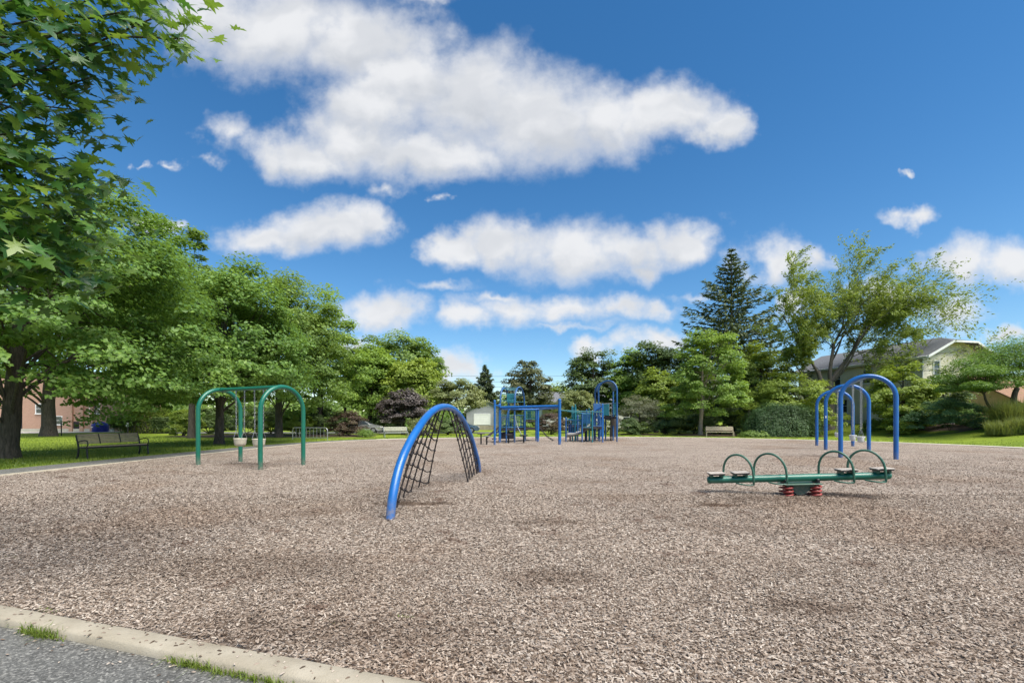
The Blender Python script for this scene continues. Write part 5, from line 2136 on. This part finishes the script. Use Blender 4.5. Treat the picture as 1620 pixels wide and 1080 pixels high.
def near_maple():
    rg = np.random.default_rng(909)
    base = Vector((-6.9, 3.9, 0))
    o = thing('maple_tree', 'nearest maple whose big leaves overhang the top left corner', 'tree', base)
    tpls = [maple_leaf_template(k) for k in range(8)]
    wood = MB()
    wood.tube([(0, 0, -.1), (0, 0, .2), (.05, 0, 1.4), (.1, 0, 2.8), (.0, 0, 4.8), (-.2, .1, 7.0)], [.34, .27, .22, .20, .15, .05], 14)
    # branch ends given as sky directions at a depth: the boughs that hang into view
    ends = []
    for (u, v, Y) in ((290, 62, 3.5), (240, 30, 3.3), (190, 20, 3.2), (180, 70, 3.4), (120, 40, 3.1), (60, 30, 3.0), (20, 70, 2.9), (150, 120, 3.5), (90, 110, 3.2), (40, 130, 3.0),
                      (130, 175, 3.6), (70, 190, 3.3), (20, 210, 3.1), (105, 250, 3.5), (50, 270, 3.2), (10, 300, 3.0), (130, 300, 3.8), (80, 330, 3.4), (150, 380, 3.8), (100, 390, 3.5), (40, 380, 3.2),
                      (10, 420, 3.1), (60, 430, 3.3), (110, 440, 3.6), (20, 350, 3.4), (100, -20, 3.2), (200, -25, 3.4), (270, -10, 3.6), (-40, 120, 3.0), (-40, 260, 3.1), (-40, 380, 3.2), (-60, 20, 3.0), (20, -10, 3.1),
                      (-20, 455, 3.2)):
        ends.append(at(u, v, Y) - base)
    for i in range(22):                                   # the rest of the crown, out of view to the left and above
        dd = rand_dirs(rg, 1)[0]
        ends.append(Vector((dd[0] * 2.6 - 1.2, dd[1] * 2.6 - .3, 5.4 + dd[2] * 2.0)))
    C, Nn, A = [], [], []
    for i, e in enumerate(ends):
        inview = i < 34
        s = Vector((.05, 0, rg.uniform(2.4, 4.6))) if inview else Vector((0, 0, rg.uniform(3, 6)))
        mid = s.lerp(e, .55) + Vector((0, 0, .35))
        pts = bez(s, s.lerp(mid, .6) + Vector((0, 0, .2)), mid, e, 8)
        tube_mesh(wood, pts, .045 if i % 4 == 0 else .022, .005, 6)
        t = (pts[-1] - pts[-3]).normalized()
        m = 60 if inview else 34
        if i < 3: m = 34
        spread = np.array([.34, .34, .17]) * (1 if inview else 1.6)
        if i < 3: spread *= .72
        for _ in range(m):
            q = rg.normal(0, 1, 3) * spread * .62
            ofs = Vector(q)
            p = e + ofs - t * abs(rg.normal(0, .16))
            C.append(tuple(p))
            ds = Vector((rg.normal(.35, .5), rg.normal(-.1, .5), -.75))
            A.append(tuple(ds.normalized()))
            Nn.append((rg.normal(.25, .5), rg.normal(-.45, .5), .75))
    wood.build('trunk', BARK, o)
    C, Nn, A = np.array(C), np.array(Nn), np.array(A)
    S = rg.uniform(.075, .145, len(C))
    # the 300 leaves that show largest are parts of their own
    w = C + np.array(base)
    u = w[:, 0] / w[:, 1] * F + 810
    v = HV - (w[:, 2] - CH) / w[:, 1] * F
    vis = (u > -10) & (u < 330) & (v > -10) & (v < 500)
    score = np.where(vis, S / w[:, 1], -1)
    big = np.argsort(-score)[:300]
    rest = np.setdiff1d(np.arange(len(C)), big)
    Vs, Ts, nv = [], [], 0
    for k in range(8):
        rk = rest[k::8]
        V, T = scatter(tpls[k], C[rk], Nn[rk], S[rk], rg, along=A[rk])
        Vs.append(V); Ts.append(T + nv); nv += len(V)
    V, T = np.vstack(Vs), np.vstack(Ts)
    f = link(bpy.data.objects.new('foliage', np_mesh('foliage', V, T, L_MAPLE_N)), o)
    f['kind'] = 'stuff'
    leaf_me = [np_mesh('leaf', tpls[k][0], tpls[k][1], L_LEAF[k % 4]) for k in range(8)]
    Nb = unit(Nn[big])
    Ab = A[big] + rand_dirs(rg, len(big)) * .35
    Ab = unit(Ab - Nb * np.sum(Ab * Nb, 1, keepdims=True))
    Bb = np.cross(Nb, Ab)
    from mathutils import Matrix
    for k, i in enumerate(big):
        lf = bpy.data.objects.new('leaf', leaf_me[int(rg.integers(0, 8))])
        M = Matrix((tuple(Ab[k]), tuple(Bb[k]), tuple(Nb[k]))).transposed().to_4x4()
        M.translation = Vector(C[i])
        M = M @ Matrix.Scale(float(S[i]), 4)
        link(lf, o)
        lf.matrix_basis = M


L_LEAF = [leaf_mat('maple_leaf_%s' % n, c, .38, .38, 1.5, .5) for n, c in
          (('deep', [(.024, .080, .024), (.034, .105, .028), (.045, .125, .030)]), ('mid', [(.045, .125, .026), (.058, .150, .028), (.075, .175, .030)]),
           ('fresh', [(.085, .180, .026), (.115, .220, .030), (.150, .255, .034)]), ('yellow', [(.120, .195, .024), (.150, .230, .028), (.185, .260, .034)]))]
near_maple()


# --- weeds along the near kerb and in the chips
def weeds():
    rg = np.random.default_rng(66)
    K, C_ = 'grass tufts along the near kerb', 'weeds in the wood chips'
    spots = [(22, 985, 50, .09, .05, 'short grass tuft at the far left end of the near kerb', K), (66, 1000, 230, .14, .13, 'widest grass tuft on the asphalt side of the near kerb', K),
             (300, 1046, 170, .11, .10, 'leftmost tuft of the grass strip in the middle of the near kerb', K), (360, 1059, 180, .09, .12, 'middle tuft of the grass strip along the near kerb', K),
             (425, 1072, 190, .09, .12, 'rightmost grass tuft along the near kerb by the bottom edge', K),
             (75, 967, 70, .07, .07, 'low weed on the chip side of the kerb at left', C_), (395, 996, 60, .06, .09, 'green weed in the chips just above the kerb middle', C_), (526, 986, 30, .05, .05, 'tiny weed in the chips right of the kerb weed', C_),
             (120, 857, 34, .08, .10, 'sparse weed in the chips near the left edge', C_), (22, 884, 34, .08, .08, 'weed in the chips at the far left edge', C_), (640, 975, 24, .04, .05, 'tiny weed in the chips near the bottom centre', C_)]
    for i, (u, v, n, h, r, lab, grp) in enumerate(spots):
        Y = gy(v); x = X_(u, Y)
        o = thing('weed_tuft', lab, 'weed', (x, Y, -.02 if grp is K else 0), 0, grp)
        a = rg.uniform(0, 6.28, n); q = rg.uniform(0, 1, n) * r
        ex = np.array([.96, -.29])
        sp = np.clip(rg.normal(0, .9, n), -1.5, 1.5) * r
        xx = ex[0] * sp + q * np.cos(a) * .25; yy = ex[1] * sp + q * np.sin(a) * .25
        me = blades('blades', xx, yy, np.full(n, -.01), h * .72 * rg.uniform(.3, 1., n), rg.uniform(.003, .007, n), L_GRASS, 1.0, rg)
        link(bpy.data.objects.new('blades', me), o)


weeds()


# ------------------------------------------------------------------ buildings
def clap(mb, a, b, z0, z1, step=.16, lip=.022):
    """lapped siding boards on the wall a->b (plan points, outside to the right-hand side of a->b)"""
    a, b = Vector((a[0], a[1], 0)), Vector((b[0], b[1], 0))
    t = (b - a).normalized()
    n = Vector((t.y, -t.x, 0))
    z = z0
    while z < z1 - 1e-4:
        zz = min(z + step, z1)
        lo, hi = n * lip, n * 0.002
        mb.add([a + lo + UP * z, b + lo + UP * z, b + hi + UP * zz, a + hi + UP * zz], [(0, 1, 2, 3)])
        mb.add([a + UP * z, b + UP * z, b + lo + UP * z, a + lo + UP * z], [(0, 1, 2, 3)])
        z = zz


def window(parent, a, t, n, x, z, w, h, panes=1):
    """window on a wall: a = wall origin, t = along, n = outwards; x centre along, z sill height"""
    c = a + t * x + UP * (z + h / 2)
    ax = (t, n, UP)
    f = MB()
    for s in (-1, 1):
        f.box(c + t * (s * (w / 2 + .05)) + n * .04, (.10, .08, h + .2), ax=ax)
        f.box(c + UP * (s * (h / 2 + .05)) + n * .042, (w, .08, .10), ax=ax)
    f.box(c + n * .045, (w, .05, .05), ax=ax)
    fr = f.build('window', WHITEW, parent)
    for s in (-1, 1):
        p = MB(); p.box(c + UP * (s * h / 4) + n * .028, (w, .012, h / 2 - .05), ax=ax); p.build('pane', GLASS, fr)
    sl = MB(); sl.box(c - UP * (h / 2 + .12) + n * .07, (w + .3, .14, .05), ax=ax); sl.build('sill', WHITEW, fr)


def cream_house():
    A = Vector((37.9, 42.0, 0)); gdir = Vector((.98, .2, 0)).normalized(); sdir = Vector((-.2, .98, 0)).normalized()
    w, L = 7.6, 14.0
    g0, ze, zr = .9, 7.55, 9.45
    o = thing('house', 'cream sided two-storey house with grey clipped-gable roof', 'house', (A.x, A.y, 0))
    b = Vector(o.location)
    a = Vector((0, 0, 0)); bq = gdir * w; c = bq + sdir * L; d = sdir * L
    m = MB(); clap(m, a, bq, g0, ze)
    # gable triangle boards
    n = -sdir
    z = ze
    while z < zr - .6:
        zz = z + .16
        def xs(zq):
            f = (zq - ze) / (zr - ze)
            return w / 2 * f, w - w / 2 * f
        x0, x1 = xs(z); y0, y1 = xs(zz)
        m.add([gdir * x0 + n * .022 + UP * z, gdir * x1 + n * .022 + UP * z, gdir * y1 + n * .002 + UP * zz, gdir * y0 + n * .002 + UP * zz], [(0, 1, 2, 3)])
        z = zz
    m.build('gable_wall', CREAMW, o)
    m = MB(); clap(m, d, a, g0, ze); m.build('side_wall', CREAMW, o)
    m = MB(); m.quad(bq + UP * g0, c + UP * g0, c + UP * ze, bq + UP * ze); m.quad(c + UP * g0, d + UP * g0, d + UP * ze, c + UP * ze); m.build('rear_wall', CREAMW, o)
    m = MB(); m.box(bq / 2 + d / 2 + UP * (g0 - .5), (w - .04, L - .04, 1.0), math.atan2(gdir.y, gdir.x)); m.build('foundation', MATS['concrete'], o)
    # roof with clipped (jerkinhead) front gable
    ov, ovs = .9, .55
    sl = (zr - ze) / (w / 2)
    def rp(x, y, z): return gdir * x + sdir * y + UP * z
    ezl = ze - sl * ovs
    clipz = zr - .72
    xl, xr = w / 2 - (zr - clipz) / sl, w / 2 + (zr - clipz) / sl
    th = .16
    m = MB()
    def slab(P):
        k = len(P)
        m.add([p for p in P] + [p - UP * th for p in P], [tuple(range(k)), tuple(range(2 * k - 1, k - 1, -1))] + [(i, k + i, k + (i + 1) % k, (i + 1) % k) for i in range(k)])
    slab([rp(-ovs, -ov, ezl), rp(xl, -ov, clipz), rp(w / 2, 1.3, zr), rp(w / 2, L + .5, zr), rp(-ovs, L + .5, ezl)])
    slab([rp(w + ovs, -ov, ezl), rp(w + ovs, L + .5, ezl), rp(w / 2, L + .5, zr), rp(w / 2, 1.3, zr), rp(xr, -ov, clipz)])
    slab([rp(xl, -ov, clipz), rp(xr, -ov, clipz), rp(w / 2, 1.3, zr)])
    rf = m.build('roof', ROOFG, o)
    m = MB()
    def board(p, q, hgt=.2, out=-sdir):
        p = p + out * .03; q = q + out * .03
        m.add([p - UP * hgt, q - UP * hgt, q + UP * .02, p + UP * .02, p - UP * hgt - out * .05, q - UP * hgt - out * .05, q + UP * .02 - out * .05, p + UP * .02 - out * .05],
              [(0, 1, 2, 3), (5, 4, 7, 6), (0, 4, 5, 1), (3, 2, 6, 7), (0, 3, 7, 4), (1, 5, 6, 2)])
    board(rp(-ovs, -ov, ezl), rp(xl, -ov, clipz)); board(rp(xr, -ov, clipz), rp(w + ovs, -ov, ezl)); board(rp(xl, -ov, clipz), rp(xr, -ov, clipz), .14)
    board(rp(-ovs, L, ezl), rp(-ovs, -ov, ezl), .22, -gdir)
    m.build('barge_board', WHITEW, rf)
    m = MB(); m.tube([rp(-ovs - .06, -ov + .1, ezl - .06), rp(-ovs - .06, L, ezl - .06)], .07, 8); m.build('gutter', WHITEW, rf)
    m = MB(); m.tube([rp(-.06, -.04, ezl), rp(-.06, -.04, g0)], .045, 8); m.build('downpipe', WHITEW, o)
    window(o, Vector((0, 0, 0)), gdir, -sdir, 1.55, 5.55, .62, 1.35)
    window(o, Vector((0, 0, 0)), gdir, -sdir, 5.2, 5.55, .62, 1.35)
    window(o, Vector((0, 0, 0)), gdir, -sdir, 3.2, 2.3, 1.1, 1.4)
    for x, z in ((2.0, 5.3), (5.2, 5.3), (8.8, 5.3), (3.6, 2.3), (8.0, 2.3)):
        window(o, Vector((0, 0, 0)), sdir, -gdir, x, z, .95, 1.4)


cream_house()


def simple_house(name, label, x0, x1, Y, depth, g0, ze, zr, wallm, roofm, ridge='x', over=.4, wins=(), door=None, rz=0.0):
    """gabled box house; ridge along x (eaves face us) or y (gable faces us)"""
    w = x1 - x0
    o = thing(name, label, 'house' if 'garage' not in name else 'garage', (x0, Y, 0), rz)
    X, S = Vector((1, 0, 0)), Vector((0, 1, 0))
    m = MB()
    clap(m, (0, 0), (w, 0), g0, ze, .2, .02)
    if ridge == 'y':
        m.add([Vector((0, 0, ze)), Vector((w, 0, ze)), Vector((w / 2, 0, zr))], [(0, 1, 2)])
    m.build('front_wall', wallm, o)
    for x, pa, pb in ((0, (0, depth), (0, 0)), (w, (w, 0), (w, depth))):
        m = MB()
        clap(m, pa, pb, g0, ze, .2, .02)
        if ridge == 'x':
            m.add([Vector((x, 0, ze)), Vector((x, depth, ze)), Vector((x, depth / 2, zr))], [(0, 1, 2)])
        m.build('side_wall', wallm, o)
    m = MB(); m.quad(Vector((0, depth, g0)), Vector((w, depth, g0)), Vector((w, depth, ze)), Vector((0, depth, ze))); m.build('rear_wall', wallm, o)
    m = MB(); th = .14
    def slab(P):
        k = len(P)
        m.add(P + [p - UP * th for p in P], [tuple(range(k)), tuple(range(2 * k - 1, k - 1, -1))] + [(i, k + i, k + (i + 1) % k, (i + 1) % k) for i in range(k)])
    if ridge == 'x':
        sl = (zr - ze) / (depth / 2); ez = ze - sl * over
        slab([Vector((-over, -over, ez + .08)), Vector((w + over, -over, ez + .08)), Vector((w + over, depth / 2, zr + .08)), Vector((-over, depth / 2, zr + .08))])
        slab([Vector((-over, depth + over, ez + .08)), Vector((-over, depth / 2, zr + .08)), Vector((w + over, depth / 2, zr + .08)), Vector((w + over, depth + over, ez + .08))])
    else:
        sl = (zr - ze) / (w / 2); ez = ze - sl * over
        slab([Vector((-over, -over, ez + .08)), Vector((w / 2, -over, zr + .08)), Vector((w / 2, depth, zr + .08)), Vector((-over, depth, ez + .08))])
        slab([Vector((w + over, -over, ez + .08)), Vector((w + over, depth, ez + .08)), Vector((w / 2, depth, zr + .08)), Vector((w / 2, -over, zr + .08))])
    m.build('roof', roofm, o)
    if g0 > .05:
        m = MB(); m.box((w / 2, depth / 2, g0 / 2 - .3), (w + .05, depth + .05, g0 + .6)); m.build('foundation', MATS['concrete'], o)
    for (x, z, ww, hh) in wins:
        window(o, Vector((0, 0, 0)), X, -S, x, z, ww, hh)
    if door:
        x, z, ww, hh = door
        m = MB()
        for s in (-1, 1):
            m.box((x + s * (ww / 2 + .07), -.03, z + hh / 2), (.12, .1, hh + .12))
        m.box((x, -.032, z + hh + .06), (ww + .02, .1, .12))
        fr = m.build('door_frame', WHITEW, o)
        n = 4
        dr = MB(); dr.box((x, -.015, z + hh / 2), (ww, .03, hh)); d_ = dr.build('garage_door', WHITEW, o)
        for k in range(n):
            p = MB(); p.box((x, -.04, z + hh * (k + .5) / n), (ww - .06, .02, hh / n - .05), bev=.008); p.build('door_panel', WHITEW, d_)
    return o


Yg = 70.0
simple_house('garage', 'grey garage with white roll door behind the play structure', X_(738, Yg), X_(802, Yg), Yg, 7.0, .72, 3.0, 4.55, GREYW, ROOFG, 'y', .35, (), (3.6 - 1.2, .80, 2.3, 1.6))
simple_house('house', 'white house seen between trees behind the tall blue arch', X_(858, 76), X_(1002, 76), 76, 9.0, .3, 3.6, 6.4, WHITEW, ROOFG, 'x', .5, ((3, 1.4, 1.0, 1.3), (7, 1.4, 1.0, 1.3), (11, 1.4, 1.0, 1.3), (14, 1.4, 1.0, 1.3)))
simple_house('house', 'tan bungalow with orange brown roof at the right edge', 41.8, 54.0, 37.0, 9.0, 1.0, 2.9, 5.4, TANW, ROOFB, 'x', .6, ((2.2, 1.5, 1.2, 1.1), (5.6, 1.4, 1.2, 1.2)))


def brick_building():
    Y = 60.0
    x0, x1 = -75.0, X_(181, Y)
    h = 7.6
    o = thing('brick_building', 'red brick building seen under the left maples', 'building', (x0, Y, 0))
    w = x1 - x0
    door_x = X_(27, Y) - x0
    m = MB()
    segs = [(0, door_x - .7), (door_x + .7, w)]
    for a, c in segs:
        m.box(((a + c) / 2, 4, h / 2), (c - a, 8, h))
    m.box((door_x, 4, (h + 3.2) / 2), (1.4, 8, h - 3.2))
    m.box((door_x, 4.6, 1.6), (1.4, 6.8, 3.2))
    m.build('wall', MATS['brick'], o)
    m = MB(); m.box((w / 2, 4, h + .12), (w + .3, 8.3, .24)); m.build('parapet', MATS['concrete'], o)
    m = MB(); m.box((w / 2, -.06, .18), (w, .12, .36)); m.build('plinth', MATS['pale_concrete'], o)
    m = MB(); m.box((door_x, 1.1, 1.3), (1.3, .06, 2.5)); d_ = m.build('door', GLASS, o)
    for z in (.08, 1.25, 2.5):
        k = MB(); k.box((door_x, 1.05, z), (1.36, .08, .1)); k.build('door_rail', BLACKM, d_)
    for u, ww, z, hh in ((92, 1.0, .95, 1.0), (65, 1.2, 2.4, 1.2), (150, 1.2, 2.4, 1.2)):
        window(o, Vector((0, 0, 0)), Vector((1, 0, 0)), Vector((0, -1, 0)), X_(u, Y) - x0, z, ww, hh)
    for u in (114, 131, 147):
        m = MB(); m.box((X_(u, Y) - x0, -.12, h / 2), (.45, .24, h)); m.build('pilaster', MATS['brick'], o)
    m = MB(); m.box((X_(122, Y) - x0, -.02, .75), (.9, .05, 1.1)); g_ = m.build('louvre_vent', DECKB, o)
    for k in range(6):
        s = MB(); s.box((X_(122, Y) - x0, -.07, .3 + .17 * k), (.84, .06, .05)); s.build('louvre', DECKB, g_)


brick_building()


def car(label, loc, rz, paint):
    """saloon: profile lofted across the width with tumblehome, wheel arches, glass, lamps and wheels"""
    o = thing('parked_car', label, 'car', loc, rz)
    L = 4.5
    prof = [(-2.22, .38), (-2.25, .62), (-2.15, .84), (-1.55, .93), (-1.25, 1.00), (-.75, 1.36), (-.2, 1.44), (.35, 1.42), (1.0, 1.05), (1.25, .95), (1.95, .82), (2.2, .66), (2.24, .40)]
    low = [(2.1, .22), (1.75, .22), (1.70, .42), (1.55, .58), (1.35, .64), (1.12, .58), (.98, .42), (.93, .22), (-.93, .22), (-.98, .42), (-1.12, .58), (-1.35, .64), (-1.55, .58), (-1.70, .42), (-1.75, .22), (-2.1, .22)]
    m = MB()
    poly = prof + low
    n = len(poly)
    vs = []
    for y, k in ((-.86, 1), (-.82, 1.0), (.82, 1.0), (.86, 1)):
        for (x, z) in poly:
            tum = max(0, z - .9) * .36
            yy = math.copysign(abs(y) - tum - (.06 if abs(y) > .84 and (z < .3) else 0), y)
            vs.append((x * (1 if abs(y) < .84 else .992), yy, z))
    fs = []
    for r in range(3):
        for i in range(n):
            j = (i + 1) % n
            fs.append((r * n + i, r * n + j, (r + 1) * n + j, (r + 1) * n + i))
    fs += [tuple(range(n)), tuple(range(4 * n - 1, 3 * n - 1, -1))]
    m.add(vs, fs, False)
    m.build('body', paint, o)
    for s in (-1, 1):
        g_ = MB()
        def yy(z): return s * (.866 - max(0, z - .9) * .36)
        for P in ([(-1.12, 1.0), (-.72, 1.33), (-.22, 1.39), (-.22, .98)], [(-.14, .98), (-.14, 1.39), (.30, 1.37), (.86, 1.03), (.80, .98)]):
            vs = [(x, yy(z) + s * .004, z) for x, z in P] + [(x, yy(z) - s * .02, z) for x, z in P]
            k = len(P)
            g_.add(vs, [tuple(range(k)), tuple(range(2 * k - 1, k - 1, -1))] + [(i, (i + 1) % k, k + (i + 1) % k, k + i) for i in range(k)])
        g_.build('side_window', GLASS, o)
        for x in (-1.35, 1.35):
            w = MB()
            w.prism([(.32 * math.cos(a), .32 * math.sin(a)) for a in [2 * math.pi * i / 20 for i in range(20)]], (x, s * .76, .32), Vector((1, 0, 0)), UP, Vector((0, 1, 0)), .2)
            ty = w.build('wheel', TYRE, o)
            r_ = MB()
            r_.prism([(.2 * math.cos(a), .2 * math.sin(a)) for a in [2 * math.pi * i / 12 for i in range(12)]], (x, s * .765, .32), Vector((1, 0, 0)), UP, Vector((0, 1, 0)), .21)
            r_.build('rim', GALV, ty)
        h = MB(); h.box((2.13, s * .62, .66), (.16, .32, .13), bev=.02); h.build('headlight', WHITEP, o)
        t = MB(); t.box((-2.2, s * .66, .74), (.12, .28, .14), bev=.02); t.build('tail_light', LAMPR, o)
        q = MB(); q.box((.85, s * .93, 1.02), (.12, .16, .11), bev=.02); q.build('mirror', paint, o)
    for P in ([(.40, 1.415), (.98, 1.075)], [(-.78, 1.345), (-1.22, 1.02)]):
        (xa, za), (xb, zb) = P
        sx = 1 if xb > 0 else -1
        g_ = MB()
        wa, wb = .86 - .36 * (za - .9) - .1, .86 - .36 * (zb - .9) - .07
        g_.add([(xa + .012 * sx, -wa, za + .012), (xa + .012 * sx, wa, za + .012), (xb + .012 * sx, wb, zb + .012), (xb + .012 * sx, -wb, zb + .012)], [(0, 1, 2, 3)])
        g_.build('windscreen' if xb > 0 else 'rear_window', GLASS, o)
    return o


car('silver car parked behind the maroon shrub', (X_(573, 52), 52, .012), R(8), CARS)
car('blue grey car parked beyond the climbing net', (X_(728, 53), 53, .012), R(2), CARB)


# --- utility pole with street lamp and overhead wires
def utility():
    Y = 74.0
    x = X_(942.5, Y)
    zt = Z_(589, Y)
    o = thing('utility_pole', 'pale utility pole with crossarm behind the tall blue arch', 'pole', (x, Y, 0))
    m = MB(); m.tube([(0, 0, -.2), (0, 0, zt)], [.16, .11], 10); m.build('pole', POLEW, o)
    m = MB(); m.box((0, -.12, zt - .6), (2.2, .1, .12)); m.build('crossarm', POLEW, o)
    for q in (-.95, 0, .95):
        k = MB(); k.lathe([(.03, 0), (.05, .06), (.03, .12), (.001, .14)], (q, -.12, zt - .54), 8); k.build('insulator', WHITEP, o)
    m = MB(); m.tube(bez((0, -.05, zt - .9), (-.8, -.05, zt - .6), (-1.4, -.05, zt - .5), (-2.0, -.05, zt - .5), 8), .03, 8); ar = m.build('lamp_arm', GALV, o)
    m = MB(); m.box((-2.2, -.05, zt - .53), (.6, .22, .12), bev=.04); m.build('lamp_head', GALV, ar)
    x2 = X_(430, Y)
    for q, dz_, lab in ((-.95, 0, 'upper overhead wire'), (0, -.9, 'middle overhead wire'), (.95, -1.7, 'lowest overhead wire')):
        a = Vector((x + q, Y - .12, zt - .45 + dz_)); c = Vector((x2 + q, Y - 6, zt + .6 + dz_))
        pts = [a.lerp(c, t) - UP * (3.2 * t * (1 - t)) for t in [i / 24 for i in range(25)]]
        m = MB(); m.tube(pts, .018, 5)
        tag(m.build('overhead_wire', WIREM), lab + ' sagging from the utility pole to the left', 'wire', 'overhead wires')


utility()
